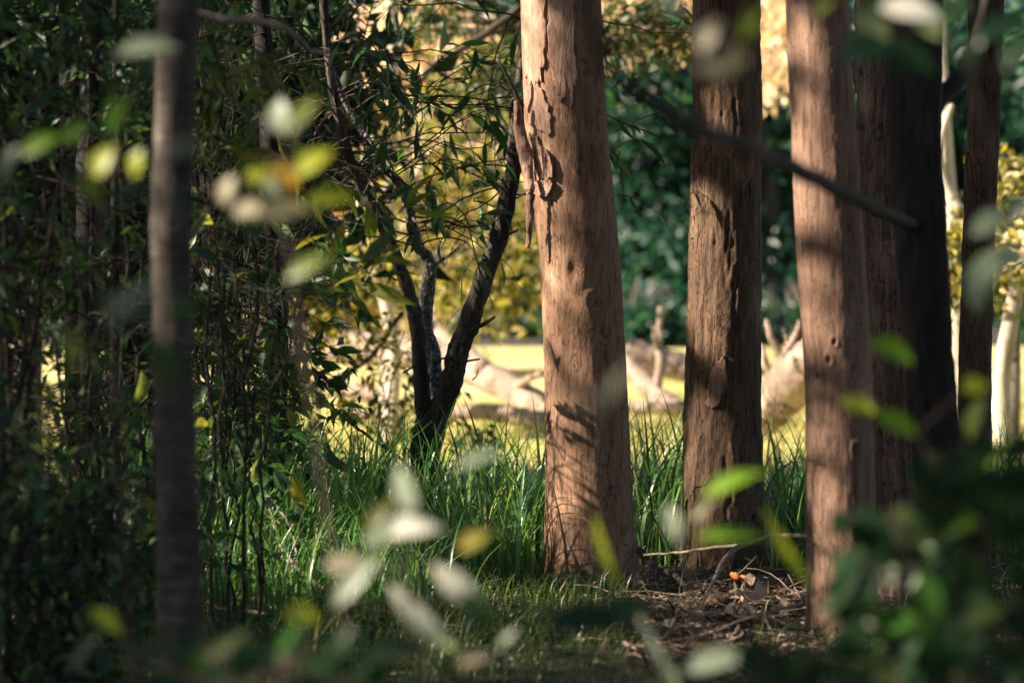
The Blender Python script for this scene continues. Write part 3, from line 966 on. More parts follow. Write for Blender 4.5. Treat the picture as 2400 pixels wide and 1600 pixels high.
leaves(root, c, unit(rng.normal(0, 1, c.shape)), unit(rng.normal(0, 1, c.shape)), L, L * .36, palette(rng, len(c), GUM), M_LEAF, 0, rng, 'crown')
t = np.linspace(0, 1, 6)[None, :, None]
a0 = np.stack([np.full(len(cc), -6.6), np.full(len(cc), 8.5), np.clip(cc[:, 2] - .8, 2, 7)], -1)
mesh_obj('branches', *tubes(a0[:, None] * (1 - t) + cc[:, None] * t, .03, .006, 4, cap=False), B_ROUGH, root)['kind'] = 'stuff'
SURR = [(7.5, 2, 5), (8.5, 6.5, 5.5), (9.5, 11, 6), (-4, -4, 5), (0, -5, 5), (4.5, -4, 5), (3.5, 5.5, 8.2), (-1.5, 6.5, 8.4), (1.5, 9.5, 8.8), (-3, 10.5, 8.6), (5, 12, 8)]  # unseen trees added around the camera to cut down sky light
for k, (x, y, z) in enumerate(SURR):
    root = thing('gum_tree', 'unseen forest gum tree added outside the view, its crown cutting the sky light', 'tree', (x if z < 7 else x + (7 if x > 0 else -7), y, 0), 'unseen forest trees added around the viewpoint')
    bx = x if z < 7 else x + (7 if x > 0 else -7)
    v, f = tubes(smooth_path([(bx, y, -.2), (bx, y, z * .4), (bx * .9 + x * .1, y, z * .75), (x, y, z)], 24), .16, .05, 12)
    mesh_obj('trunk', v, f, B_ROUGH, root)
    crown(root, rng, (x, y, z), (2.4, 2.6, 2.8 if z < 7 else 1.1), 60, 36, .42, GUM, None, B_ROUGH, np.array([bx * .3 + x * .7, y, z * .75]), .05, 1.0, .38, keepout=True)

# ------------------------------------------------------------------ background trees
YEL = [(.46, .35, .05, 2.5), (.26, .25, .05, 2.5), (.09, .11, .03, 3.5), (.70, .56, .34, 2.5), (.03, .045, .018, 3.5)]
PEACH = [(.78, .60, .46, 4), (.70, .53, .34, 2), (.45, .38, .16, 1.5), (.30, .16, .08, .5), (.85, .74, .62, 4)]  # peach leaves stand in for bright sky between the branches
FARG = [(.016, .07, .045, 3), (.024, .10, .055, 3), (.010, .045, .035, 3), (.06, .15, .06, 1)]


def bg_tree(name, label, px, d, crowns, bark, seed, cols, leaf_l, tr=.12, mat=None, top_py=-300, lean=0, group='trees beyond the clearing', aspect=.45, base_z=-.03):
    rng = np.random.default_rng(seed)
    b = W(px, 784, d)
    b[2] = base_z
    root = thing(name, label, 'tree', b, group)
    t = W(px + lean, top_py, d)
    p = smooth_path([b - np.array([0, 0, .2]), b * .65 + t * .35 + rng.normal(0, .05, 3), b * .3 + t * .7 + rng.normal(0, .08, 3), t], 30)
    v, f = tubes(p, tr, tr * .4, 14)
    mesh_obj('trunk', v, f, bark, root)
    for (cx, cy, cd, rx, ry, nc, per, cl) in crowns:
        ctr = W(cx, cy, cd)
        j = np.argmin(np.abs(p[:, 2] - (ctr[2] - .3)))
        crown(root, rng, ctr, (PX(rx, cd), PX((rx + ry) / 2, cd), PX(ry, cd)), nc, per, leaf_l, cols, mat or M_LEAF, bark, p[max(3, j)], tr * .35, cl, aspect, gaps=False)
    return root


bg_tree('golden_tree', 'sparse yellow-green sunlit tree behind the forked tree', 890, 24, [(880, 430, 24, 260, 330, 26, 40, .5), (1080, 560, 25, 190, 220, 22, 40, .5), (760, 640, 23, 130, 130, 26, 40, .42)], B_PALE, 81, YEL, .15, .10, M_LEAF_SOFT)
bg_tree('golden_tree', 'yellow-leaved tree behind the torn bark of the salmon trunk', 1310, 29, [(1130, 380, 29, 170, 300, 26, 46, .6), (1120, 640, 28, 140, 110, 30, 40, .45)], B_GREY, 82, YEL, .17, .12, M_LEAF_SOFT)
bg_tree('sky_fill_tree', 'peach-leaved tree added for bright sky gaps far behind the forked tree', 960, 44, [(930, 330, 44, 300, 420, 150, 60, .9), (700, 480, 42, 160, 300, 50, 60, .8)], B_PALE, 83, PEACH, .3, .2, M_LEAF_PALE)
bg_tree('sky_fill_tree', 'tall peach-leaved tree added for bright sky gaps at the top between the two thick trunks', 1660, 44, [(1500, -60, 44, 190, 190, 60, 60, .8), (1790, 60, 42, 90, 190, 36, 50, .6)], B_PALE, 84, PEACH, .2, .2, M_LEAF_PALE)
bg_tree('olive_tree', 'dark olive tree whose foliage hangs at the top left of the salmon trunk', 1335, 21, [(1080, 10, 21, 170, 130, 22, 46, .45), (1130, 190, 21, 80, 60, 12, 40, .35), (1480, 60, 21, 130, 70, 26, 46, .4)], B_GREY, 85, [(.03, .055, .015, 3), (.07, .09, .02, 3), (.13, .12, .03, 1)], .10, .09)
for k, (px, d, lab) in enumerate(((1330, 80, 'deep green far tree behind the salmon trunk'), (1480, 78, 'dense blue-green far tree between the two thick trunks'), (1640, 84, 'blue-green far tree behind the scarred trunk'),
                                  (1790, 80, 'green far tree between the scarred and pinkish trunks'), (1980, 82, 'far dark green tree behind the pinkish trunk'), (2200, 84, 'far dark tree behind the pale gum at the right'),
                                  (2420, 80, 'far tree just beyond the right edge of the lawn'), (2640, 84, 'far dark tree further beyond the right edge'), (1130, 82, 'far green tree behind the golden leaves'), (900, 84, 'far dark green tree at the end of the lawn'))):
    bg_tree('broadleaf_tree', lab, px, d, [(px, 330, d, 150, 400, 80, 90, 1.7), (px + 40, 610, d - 3, 130, 110, 30, 80, 1.3), (px, 715, d - 6, 120, 36, 26, 60, .9), (px + 20, 748, d - 10, 110, 26, 26, 60, .7)], B_GREY, 90 + k, FARG, .42, .3, None, -100, 0, 'dark trees across the lawn', .5, .6)
for k, (px, d, lab) in enumerate(((60, 16.6, 'dark dense tree behind the far left of the thicket'), (330, 17.0, 'dark dense tree behind the ringed sapling'), (540, 16.8, 'dark dense tree behind the top of the thicket'))):
    bg_tree('broadleaf_tree', lab, px, d, [(px, 200, d, 160, 440, 120, 70, .8)], B_GREY, 150 + k, [(.02, .05, .02, 3), (.04, .075, .025, 2), (.012, .03, .015, 3), (.2, .16, .08, .4)], .2, .12, None, -100, 0, 'dark trees behind the thicket', .45)
bg_tree('golden_tree', 'bright yellow-green bush tree behind the slim trunk at the right edge', 2330, 21, [(2200, 610, 21, 60, 110, 24, 50, .3), (2350, 520, 21, 80, 190, 44, 50, .35)], B_GREY, 110, YEL, .10, .05, M_LEAF_SOFT, 380)
g = bg_tree('pale_gum', 'white-barked gum trunk seen between the black trunk and the slim right trunk', 2210, 24, [(2190, -160, 24, 160, 150, 26, 40, .5)], B_PALE, 111, GUM, .12, .085, None, -200, -50)
v, f = limb([(2205, 480, 23.9), (2175, 430, 23.9), (2158, 370, 23.9), (2162, 310, 23.9), (2185, 240, 23.9)], .045, .03, 30, 10)
mesh_obj('branch', v, f, B_PALE, g)
g = bg_tree('pale_gum', 'thick pale trunk at the right edge behind grass blades', 2318, 20, [(2345, 560, 20, 60, 120, 16, 40, .4)], B_PALE, 112, YEL, .12, .10, M_LEAF_SOFT, 560, 10)
g = bg_tree('pale_gum', 'slim cream sapling trunk rising behind the fallen log', 890, 22, [(860, 560, 22, 90, 80, 12, 36, .35)], B_PALE, 113, YEL, .10, .075, M_LEAF_SOFT, 300, -30)
v, f = limb([(665, 885, 18.5), (740, 880, 18.5), (800, 855, 18.4), (860, 810, 18.3), (900, 750, 18.2), (925, 715, 18.2)], .03, .016, 30, 8, .003, rng)
o = mesh_obj('curved_branch', v, f, B_TWIG, origin=W(665, 885, 18.5))
tag(o, 'dark curved branch sweeping up in front of the fallen log', 'branch')
v, f = limb([(1195, 20, 20), (1120, 75, 20), (1030, 130, 20), (985, 160, 20), (950, 195, 20), (850, 200, 20)], .035, .02, 30, 8, .003, rng)
o = mesh_obj('long_branch', v, f, B_TWIG, origin=W(1195, 20, 20))
tag(o, 'long brown branch slanting down from the salmon trunk at the top', 'branch')
# low saplings in the clearing
shrub('young_sapling', 'sparse olive sapling in front of the fallen log', 'sapling', 880, 17.5, 700, 130, 4, 60, 6, .10, YEL, 120, 0, .4, .3, group='saplings in the clearing', mat=M_LEAF_SOFT)
shrub('young_sapling', 'sunlit sapling at the thicket edge, left of the fallen log', 'sapling', 720, 17.0, 640, 90, 4, 70, 6, .10, YEL, 121, 0, .4, .3, group='saplings in the clearing', mat=M_LEAF_SOFT)
shrub('young_sapling', 'little dark sapling at the foot of the fallen trunk', 'sapling', 1090, 16.5, 990, 70, 4, 36, 6, .09, YEL, 122, 0, .4, .3, group='saplings in the clearing', tw_len=(.12, .3))

# ------------------------------------------------------------------ fallen timber in the clearing
rng = np.random.default_rng(130)


def fallen(name, label, trunk, limbs, seed, mat=B_LOG):
    root = thing(name, label, 'log', W(*trunk[0][-1]) * np.array([1, 1, 0]), 'fallen timber in the clearing')
    v, f = limb(trunk[0], trunk[1], trunk[2], 40, 22, .004, rng, .16, seed)
    tr_ = mesh_obj('trunk', v, f, mat, root)
    for k, (q, a, b) in enumerate(limbs):
        v, f = limb(q, a, b, 26, 10, .004, rng, .14, seed + k)
        mesh_obj('limb', v, f, mat, tr_)
    return root


fallen('fallen_log', 'big pale fallen trunk lying left to right behind the forked tree', ([(640, 770, 28.5), (760, 795, 28), (900, 805, 27.5), (1040, 830, 26.8), (1140, 875, 26.2), (1230, 925, 25.8), (1330, 960, 25.5)], .20, .15),
       [([(1110, 850, 26.2), (1060, 800, 27), (1010, 765, 27.5), (985, 700, 28)], .11, .06), ([(1180, 890, 26), (1215, 870, 25.5), (1260, 850, 25.2)], .05, .03), ([(820, 800, 28), (850, 770, 28.2), (905, 762, 28.5)], .08, .04)], 3)
fallen('fallen_log', 'greyish fallen limb low in the clearing below the big fallen trunk', ([(1020, 950, 24.5), (1110, 945, 24.3), (1180, 955, 24.2), (1300, 980, 24)], .07, .11), [], 5, B_LOG)
fallen('fallen_log', 'cream fallen branch lying at the left beneath the big fallen trunk', ([(680, 892, 25.5), (780, 893, 25.3), (880, 910, 25)], .10, .08), [([(780, 948, 24.6), (840, 950, 24.5), (930, 955, 24.4)], .06, .05)], 6)
fallen('fallen_log', 'pale diagonal log between the salmon trunk and the scarred trunk', ([(1400, 790, 27.5), (1450, 845, 27), (1500, 900, 26.6), (1560, 945, 26.2)], .10, .12),
       [([(1508, 895, 26.5), (1516, 840, 26.5), (1514, 780, 26.6), (1518, 705, 26.6)], .06, .03), ([(1514, 800, 26.5), (1506, 775, 26.4), (1502, 752, 26.4)], .04, .02), ([(1450, 935, 26.3), (1520, 936, 26.2), (1590, 940, 26.2)], .07, .06), ([(1440, 800, 30), (1520, 830, 30), (1600, 850, 30)], .16, .2)], 8)
fallen('fallen_log', 'thick sunlit root mass of a fallen tree beside the pinkish trunk', ([(1740, 960, 22.4), (1790, 910, 22.2), (1850, 850, 22), (1930, 790, 22)], .20, .26),
       [([(1790, 880, 22.2), (1790, 820, 22.2), (1770, 770, 22.2), (1760, 735, 22.3)], .05, .02), ([(1780, 870, 22.2), (1800, 820, 22), (1825, 775, 22), (1838, 735, 22)], .05, .02), ([(1795, 830, 22.1), (1808, 790, 22.1), (1800, 755, 22.1)], .035, .015),
        ([(1770, 870, 22.3), (1755, 820, 22.3), (1748, 790, 22.4)], .04, .02), ([(1810, 840, 22), (1840, 800, 22), (1850, 770, 22)], .04, .02)], 9)


# ------------------------------------------------------------------ grass
def blades(name, label, base, h, w, lean, cols, seed, seg=5, mat=None, kind='stuff', bend=(.2, 1.1)):
    rng = np.random.default_rng(seed)
    n = len(base)
    a = rng.uniform(0, 2 * math.pi, n)
    dr = np.stack([np.cos(a), np.sin(a), np.zeros(n)], -1)
    sd = np.stack([-np.sin(a + rng.normal(0, .6, n)), np.cos(a), np.zeros(n)], -1)
    sd = unit(sd)
    bd = rng.uniform(*bend, n) * lean
    bd = np.where(rng.random(n) < .12, bd * 1.9, bd)
    rows = []
    t_ = np.linspace(0, 1, seg + 1)
    for t in t_:
        ang = bd * t ** 1.4
        ct = base + dr * (h * t * np.sin(ang) * .8)[:, None] + np.array([0, 0, 1]) * (h * t * np.cos(ang * .75))[:, None]
        wd = w * (1 - t ** 1.8) * (.55 + .45 * min(1, t * 5)) + .0006
        fold = np.array([0, 0, 1]) * (wd * .35)[:, None]
        rows += [ct - sd * (wd / 2)[:, None] + fold, ct, ct + sd * (wd / 2)[:, None] + fold]
    v = np.stack(rows, 1)
    m_ = v.shape[1]
    f = []
    for r in range(seg):
        for c in (0, 1):
            f.append([r * 3 + c, r * 3 + c + 1, r * 3 + c + 4, r * 3 + c + 3])
    f = (np.array(f)[None] + (np.arange(n) * m_)[:, None, None]).reshape(-1, 4)
    col = np.repeat(palette(rng, n, cols), m_, 0)
    tt = np.tile(np.repeat(t_, 3), n)[:, None]
    col = col * (.8 + .35 * tt)
    o = mesh_obj(name, v.reshape(-1, 3), [f], mat or M_GRASS, None, None, True, col)
    return tag(o, label, 'grass', kind=kind)


def scatter(rng, n, x0, x1, y0, y1, clump=0., avoid=True, bare=0.):
    if clump:
        k = max(4, n // 14)
        cx, cyy = rng.uniform(x0, x1, k), rng.uniform(y0, y1, k)
        i = rng.integers(0, k, n)
        x, y = cx[i] + rng.normal(0, clump, n), cyy[i] + rng.normal(0, clump, n)
    else:
        x, y = rng.uniform(x0, x1, n), rng.uniform(y0, y1, n)
    if avoid:
        for g_ in (MAIN, SECOND, THIRD, ROUGH, DARK, RIGHT, SAPL):
            ok = (x - g_['base'][0]) ** 2 + (y - g_['base'][1]) ** 2 > (g_['rs'][30] + .02) ** 2
            x, y = x[ok], y[ok]
    if bare:
        q = np.stack([x, y, x * 0], -1)
        u_, v_, _d = project(q)
        in_ = (u_ > 1440) & (u_ < 1890) & (v_ > 1335) & (v_ < 1560)
        ok = ~(in_ & (rng.random(len(x)) < bare))
        x, y = x[ok], y[ok]
    return np.stack([x, y, ground_z(x, y) - .01], -1)


GR = [(.12, .27, .08, 4), (.17, .34, .09, 3), (.08, .20, .09, 3), (.30, .42, .10, 1.4), (.46, .42, .22, .8)]
rng = np.random.default_rng(140)
b_ = np.concatenate([scatter(rng, 2500, -2.6, 3.3, 11.7, 13.7, .11), scatter(rng, 1300, -1.9, .12, 10.7, 12.2, .09)])
h_ = rng.uniform(.22, .84, len(b_)) ** 1.1 * 1.1 * np.clip(1.05 - .25 * vnoise(b_ * 1.7, 4), .5, 1.2)
blades('tall_grass', 'tall fresh green grass growing between and behind the trunks', b_, h_, rng.uniform(.010, .028, len(b_)), .75, GR, 141, 6)
b_ = np.concatenate([scatter(rng, 700, -2.4, -.75, 10.3, 12.2, .08), scatter(rng, 900, -1.4, -.35, 9.7, 11.4, .08)])
blades('tall_grass', 'tall green grass at the foot of the thicket', b_, rng.uniform(.22, .55, len(b_)), rng.uniform(.007, .015, len(b_)), .9, GR, 142, 6)
SG = [(.08, .17, .035, 3), (.13, .21, .05, 3), (.24, .21, .09, 1.6), (.035, .08, .025, 2)]
b_ = scatter(rng, 26000, -3.2, 3.4, 4.2, 12.6, .13, bare=.93)
dens = fbm(b_ * np.array([.8, .8, 0]), 33, 3) + .06
b_ = b_[dens > rng.uniform(-.35, .2, len(b_))]
b_ = np.concatenate([b_, scatter(rng, 9000, -1.6, 1.0, 5.6, 10.9, .10, bare=.95)])
blades('short_grass', 'short wispy grass over the forest floor', b_, rng.uniform(.04, .2, len(b_)), rng.uniform(.003, .006, len(b_)), 1.2, SG, 143, 3)
b_ = scatter(rng, 420, -3.0, 3.0, 4.6, 8.6, .10)
blades('foreground_grass', 'loose blurred grass blades in the foreground', b_, rng.uniform(.12, .38, len(b_)), rng.uniform(.005, .011, len(b_)), .9, SG, 144, 5)
LG = [(.54, .48, .15, 3), (.42, .40, .09, 3), (.66, .55, .26, 2.5), (.16, .22, .04, 1.2)]
b_ = scatter(rng, 16000, -6, 7.5, 15.2, 30, .18, False)
b_[:, 2] = -.03
blades('meadow_grass', 'sunlit yellow-green meadow grass of the clearing', b_, rng.uniform(.06, .24, len(b_)), rng.uniform(.008, .018, len(b_)), 1.1, LG, 145, 3, M_LEAF_PALE)

# ground creepers: small leaves close to the soil
n = 9000
b_ = scatter(rng, n, -3.2, 3.3, 5, 12.4, .16, bare=.7)
c = b_ + np.stack([np.zeros(len(b_)), np.zeros(len(b_)), rng.uniform(.01, .09, len(b_))], -1)
L = rng.uniform(.012, .04, len(c))
o = leaf_mass('ground_cover', c, unit(rng.normal(0, 1, c.shape) * np.array([1, 1, .4])), unit(rng.normal(0, .4, c.shape) + np.array([0, 0, 1])), L, L * .55, palette(rng, len(c), [(.05, .10, .03, 3), (.09, .14, .04, 2), (.03, .06, .02, 2)]), M_LEAF)
tag(o, 'small creeping leaves covering the forest floor', 'ground cover')
# leaf litter
n = 5200
b_ = np.concatenate([scatter(rng, n, -3.2, 3.3, 5, 12.6), scatter(rng, 2600, .4, 1.35, 8.0, 11.2)])
L = rng.uniform(.025, .085, len(b_))
c = b_ + np.array([0, 0, .022])
o = leaf_mass('leaf_litter', c, unit(rng.normal(0, 1, c.shape) * np.array([1, 1, .25])), unit(rng.normal(0, .45, c.shape) + np.array([0, 0, 1])), L, L * rng.uniform(.2, .5, len(c)),
              palette(rng, len(c), [(.18, .115, .08, 3), (.34, .23, .17, 2.5), (.09, .06, .045, 3), (.56, .43, .35, 1.6)]), M_DRY)
tag(o, 'dry brown leaf litter lying between the trunks', 'leaf litter')
n = 500
b_ = np.concatenate([scatter(rng, n, -3.0, 3.2, 5.5, 12.4), scatter(rng, 220, .4, 1.4, 8.0, 11.2)])
tw = twigs(rng, b_ + np.array([0, 0, .03]), rng.normal(0, 1, (len(b_), 3)) * np.array([1, 1, .08]), rng.uniform(.08, .4, len(b_)), 6, .12, .0)
o = mesh_obj('twig_litter', *tubes(tw, .0035, .002, 4), B_PTWIG)
o['kind'] = 'stuff'
tag(o, 'thin dead twigs scattered on the forest floor', 'twig litter')

# ------------------------------------------------------------------ sticks and curled bark one can point at
def stick(label, pts, r0, r1, mat=B_PTWIG, branches=(), name='fallen_stick'):
    P = [W(*q) for q in pts]
    root = thing(name, label, 'stick', P[-1], 'dead sticks on the forest floor')
    v, f = limb(pts, r0, r1, 30, 8, .0015, rng)
    sm_ = mesh_obj('stem', v, f, mat, root)
    for q, a, b in branches:
        v, f = limb(q, a, b, 16, 6, .001, rng)
        mesh_obj('side_twig', v, f, mat, sm_)


stick('pale arched dead branch lying in front of the scarred trunk', [(1862, 1231, 9.6), (1800, 1228, 9.8), (1760, 1232, 9.9), (1715, 1250, 10), (1640, 1256, 10.2), (1560, 1268, 10.4), (1480, 1275, 10.6)], .009, .005,
      branches=[([(1712, 1250, 10), (1685, 1262, 9.9), (1660, 1290, 9.7), (1640, 1330, 9.5), (1612, 1390, 9.3)], .012, .007), ([(1740, 1275, 10), (1715, 1300, 10), (1690, 1322, 10)], .003, .002), ([(1728, 1288, 10), (1712, 1280, 10)], .002, .0015)])
stick('reddish bent stick in the grass below the thicket', [(590, 1090, 10.6), (612, 1140, 10.5), (630, 1200, 10.4), (645, 1250, 10.3), (685, 1305, 10.2), (742, 1355, 10.1)], .008, .011, B_PTWIG,
      [([(618, 1150, 10.5), (660, 1195, 10.4), (680, 1260, 10.3), (684, 1300, 10.2)], .006, .005), ([(650, 1270, 10.3), (630, 1340, 10.1), (615, 1390, 10)], .006, .004)])
stick('short pale stick lying at the bottom of the thicket', [(470, 1385, 9.2), (520, 1400, 9.2), (570, 1402, 9.2), (612, 1410, 9.15)], .008, .007)
stick('dark fallen stick at the right foot of the salmon trunk', [(1465, 1260, 11), (1500, 1300, 10.9), (1545, 1318, 10.7), (1575, 1345, 10.5)], .018, .012, B_FORK)
stick('thin dead stick standing beside the right foot of the salmon trunk', [(1490, 1100, 11.4), (1500, 1180, 11.3), (1530, 1240, 11.2), (1560, 1290, 11.1)], .004, .005, B_TWIG)
stick('little stick leaning before the salmon trunk', [(1318, 1395, 10.2), (1340, 1365, 10.2), (1368, 1335, 10.2)], .004, .003)
stick('pale stick beside the curled bark pieces', [(1560, 1470, 9.1), (1640, 1450, 9.1), (1720, 1418, 9.2), (1850, 1385, 9.3)], .007, .006)
stick('long thin stick across the litter below the curled bark', [(1630, 1490, 8.7), (1720, 1500, 8.7), (1835, 1502, 8.7)], .005, .005)
stick('brown stick poking out of the dark leaves at the right edge', [(2240, 1250, 8.6), (2300, 1268, 8.5), (2370, 1285, 8.4)], .009, .007, B_TWIG)
stick('pale thin upright stalk at the bottom left', [(630, 1480, 7.6), (622, 1540, 7.6), (618, 1600, 7.6)], .004, .004)


def curl_piece(name, label, px, py, size, turn, cols, seed, wid=.5, zlift=.02, cat='bark'):
    """a dry curled sheet: a bent, twisted rectangle with thickness"""
    rng = np.random.default_rng(seed)
    g0 = G(px, py, .04)
    nu, nv = 16, 8
    u, vv = np.meshgrid(np.linspace(-1, 1, nu), np.linspace(-1, 1, nv), indexing='ij')
    a = u * rng.uniform(1.0, 1.9)
    out = []
    for s in (0, 1):
        R = size * .5 - s * .004
        x = np.sin(a) * R
        z = (1 - np.cos(a)) * R * .8 + s * .003
        y = vv * size * wid * (1 - .4 * u ** 2) + .12 * size * np.sin(u * 3 + seed)
        z = z + .10 * size * np.sin(vv * 2 + seed)
        out.append(np.stack([x, y, z], -1).reshape(-1, 3))
    i = np.arange(nu * nv).reshape(nu, nv)
    q = np.stack([i[:-1, :-1], i[:-1, 1:], i[1:, 1:], i[1:, :-1]], -1).reshape(-1, 4)
    o2 = nu * nv
    bd = np.concatenate([i[:, 0], i[-1, 1:], i[-2::-1, -1], i[0, -2:0:-1]])
    side = np.stack([bd, np.roll(bd, -1), np.roll(bd, -1) + o2, bd + o2], -1)
    v = np.concatenate(out)
    rx, rz = rng.uniform(-.5, .5), turn
    Mx = np.array(Matrix.Rotation(rz, 3, 'Z') @ Matrix.Rotation(rx, 3, 'X') @ Matrix.Rotation(rng.uniform(-.4, .4), 3, 'Y'))
    v = v @ Mx.T + fbm(v * 40, seed, 2)[:, None] * .008
    v[:, 2] -= v[:, 2].min() - zlift + .02
    v = v + np.array([g0[0], g0[1], ground_z(np.array([g0[0]]), np.array([g0[1]]))[0] + .02])
    col = np.repeat(np.array(cols)[None], len(v), 0) * (1 + .3 * fbm(v * 30, seed + 3, 2)[:, None])
    o = mesh_obj(name, v, [q, q[:, ::-1] + o2, side[:, ::-1]], M_DRY, origin=g0, col=col)
    return tag(o, label, cat, 'curled dry pieces on the litter')


for k, (lab, px, py, sz, tn, c_, wd, zl) in enumerate((
        ('largest curled pale piece of dry bark, top of the heap by the pinkish trunk', 1735, 1392, .14, .4, (.62, .45, .36), .45, .05),
        ('twisted pale bark curl hanging over the front of the heap', 1722, 1425, .13, 1.5, (.60, .44, .35), .3, .03),
        ('small pale bark curl at the left of the heap', 1688, 1412, .10, 2.3, (.58, .40, .30), .5, .02),
        ('pale bark curl at the right end of the heap', 1790, 1405, .10, .9, (.55, .40, .32), .4, .02),
        ('long flat strip of bark running out from the heap to the left', 1655, 1450, .17, .2, (.48, .33, .25), .18, .01),
        ('bark curl with white rim just above the heap, under the orange leaf', 1692, 1370, .06, 1.2, (.72, .62, .55), .6, .03),
        ('brown curled leaf between the salmon trunk and the blurred pale leaves', 1090, 1325, .10, 2.0, (.42, .27, .20), .5, .02),
        ('brown curled leaf at the left foot of the salmon trunk', 1290, 1400, .10, .7, (.36, .23, .17), .6, .02),
        ('upright brown curled leaf before the scarred trunk', 1718, 1345, .08, 1.0, (.40, .28, .22), .5, .04),
        ('pale dead leaf in the litter left of the pinkish trunk', 1690, 1455, .09, 2.8, (.55, .42, .34), .5, .01))):
    curl_piece('curled_bark' if 'bark' in lab else 'dead_leaf', lab, px, py, sz * .72, tn, c_, 200 + k, wd, zl, 'bark' if 'bark' in lab else 'leaf')
curl_piece('orange_leaf', 'small bright orange dead leaf on top of a pale bark curl', 1694, 1352, .055, .5, (.62, .20, .05), 220, .7, .07, 'leaf')

# ------------------------------------------------------------------ blurred leaf sprays close to the camera
PG, WH, YG, GG, OR, DG, PK, OL, MU = ((.34, .40, .29), (.78, .76, .68), (.42, .46, .03), (.19, .34, .02), (.60, .34, .03), (.014, .045, .016), (.42, .36, .26), (.14, .17, .04), (.36, .28, .06))  # WH puts the sun glint on leaves into their colour


def sprig(name, label, stem, lv, depth, seed, mat=None, group='blurred leaf sprays near the camera', stem_r=.004, extra=None):
    """stem: photo points (px,py) from the ground up at this depth; lv: (cx, cy, length px, angle deg, width px, colour)"""
    rng = np.random.default_rng(seed)
    P = [W(q[0], q[1], depth) for q in stem]
    b = P[0].copy()
    b[2] = 0
    root = thing(name, label, 'plant', b, group)
    path = smooth_path([b - np.array([0, 0, .05])] + P, 40)
    mesh_obj('stem', *tubes(path, stem_r, stem_r * .4, 6), B_TWIG, root)
    for (cx, cy_, ln, ang, wd, colr) in lv:
        dd = depth + rng.uniform(-.12, .12)
        a = math.radians(ang)
        dv = np.array([math.cos(a), rng.uniform(-.35, .35), math.sin(a)])
        L = PX(ln, dd) * 1.12
        base = W(cx - math.cos(a) * ln / 2, cy_ + math.sin(a) * ln / 2, dd)
        nr = np.array([rng.uniform(-.7, -.2), -.8, rng.uniform(.2, .6)])
        leaf_object(root, base, dv, nr, L, PX(wd, dd) * 1.15, np.array(colr) * rng.uniform(.9, 1.1), mat or M_LEAF_SOFT)
        j = np.argmin(np.linalg.norm(path - base, axis=1) + np.maximum(path[:, 2] - base[2], 0) * .5)
        mid = (path[j] + base) / 2 + rng.normal(0, .01, 3)
        mesh_obj('petiole', *tubes(smooth_path([path[j], mid, base], 8), stem_r * .45, stem_r * .3, 4), B_TWIG, root)
    return root


sprig('leaf_spray', 'whitish blurred leaf spray in front of the grass at the bottom centre', [(985, 1640), (960, 1500), (930, 1330), (925, 1180), (960, 1100)],
      [(935, 1208, 130, 8, 50, WH), (930, 1130, 105, 112, 48, PG), (962, 1412, 200, -48, 46, WH), (1052, 1342, 150, -42, 50, WH), (808, 1335, 140, 52, 46, PG), (800, 1290, 110, 3, 40, PK), (1085, 1240, 78, 35, 40, MU),
       (1095, 1052, 110, 24, 30, PG), (865, 1190, 90, 60, 40, OL), (1095, 1400, 110, -60, 50, DG), (900, 1490, 150, 10, 44, DG), (870, 1230, 80, 20, 40, PG)], 3.9, 301)
sprig('leaf_spray', 'blurred yellow and orange leaf spray right of the ringed sapling', [(800, 1620), (740, 1100), (680, 700), (650, 480), (660, 380), (690, 260)],
      [(590, 402, 60, 20, 44, YG), (650, 400, 80, -25, 50, OR), (714, 372, 92, 42, 50, YG), (690, 262, 100, 55, 42, OL), (640, 270, 80, 100, 50, PG), (755, 452, 110, 8, 42, YG), (650, 478, 110, 4, 46, PK), (575, 480, 80, 15, 50, PK),
       (622, 420, 60, -70, 36, PG), (590, 490, 90, -10, 40, OL), (520, 440, 60, 80, 44, PK), (705, 610, 110, 30, 40, OL)], 4.0, 302)
sprig('leaf_spray', 'blurred green leaf spray at the left edge of the thicket', [(300, 1620), (280, 1100), (250, 700), (240, 450), (330, 200), (340, 100)],
      [(232, 372, 80, 65, 50, YG), (310, 378, 60, 80, 44, YG), (88, 332, 90, 30, 40, GG), (330, 108, 130, 12, 50, PG), (265, 270, 90, 70, 50, GG), (170, 305, 70, 40, 40, GG), (20, 380, 90, 70, 50, DG), (205, 430, 70, -50, 40, OL), (300, 440, 90, 20, 44, DG)], 4.2, 303)
sprig('leaf_spray', 'pale grey-green blurred leaves crossing the ringed sapling', [(470, 1620), (450, 1100), (400, 780), (380, 650), (380, 380)],
      [(330, 672, 170, 18, 36, (.2, .24, .18)), (290, 700, 130, 40, 36, (.18, .22, .17)), (412, 712, 100, 4, 30, (.06, .16, .02)), (400, 345, 120, 30, 34, (.2, .22, .17)), (385, 450, 80, 30, 40, DG), (170, 800, 90, -80, 40, OL), (380, 830, 130, -80, 50, (.03, .10, .02))], 3.0, 304)
sprig('leaf_spray', 'bright green blurred leaves over the pinkish trunk', [(2200, 1620), (2160, 1200), (2120, 1020), (2010, 930), (1985, 880)],
      [(1970, 928, 92, -14, 36, YG), (2060, 968, 112, -26, 44, GG), (2050, 800, 110, -26, 44, GG), (2240, 885, 64, 20, 50, YG), (2235, 960, 100, 80, 40, OL), (2290, 1040, 90, 55, 30, GG)], 4.4, 305)
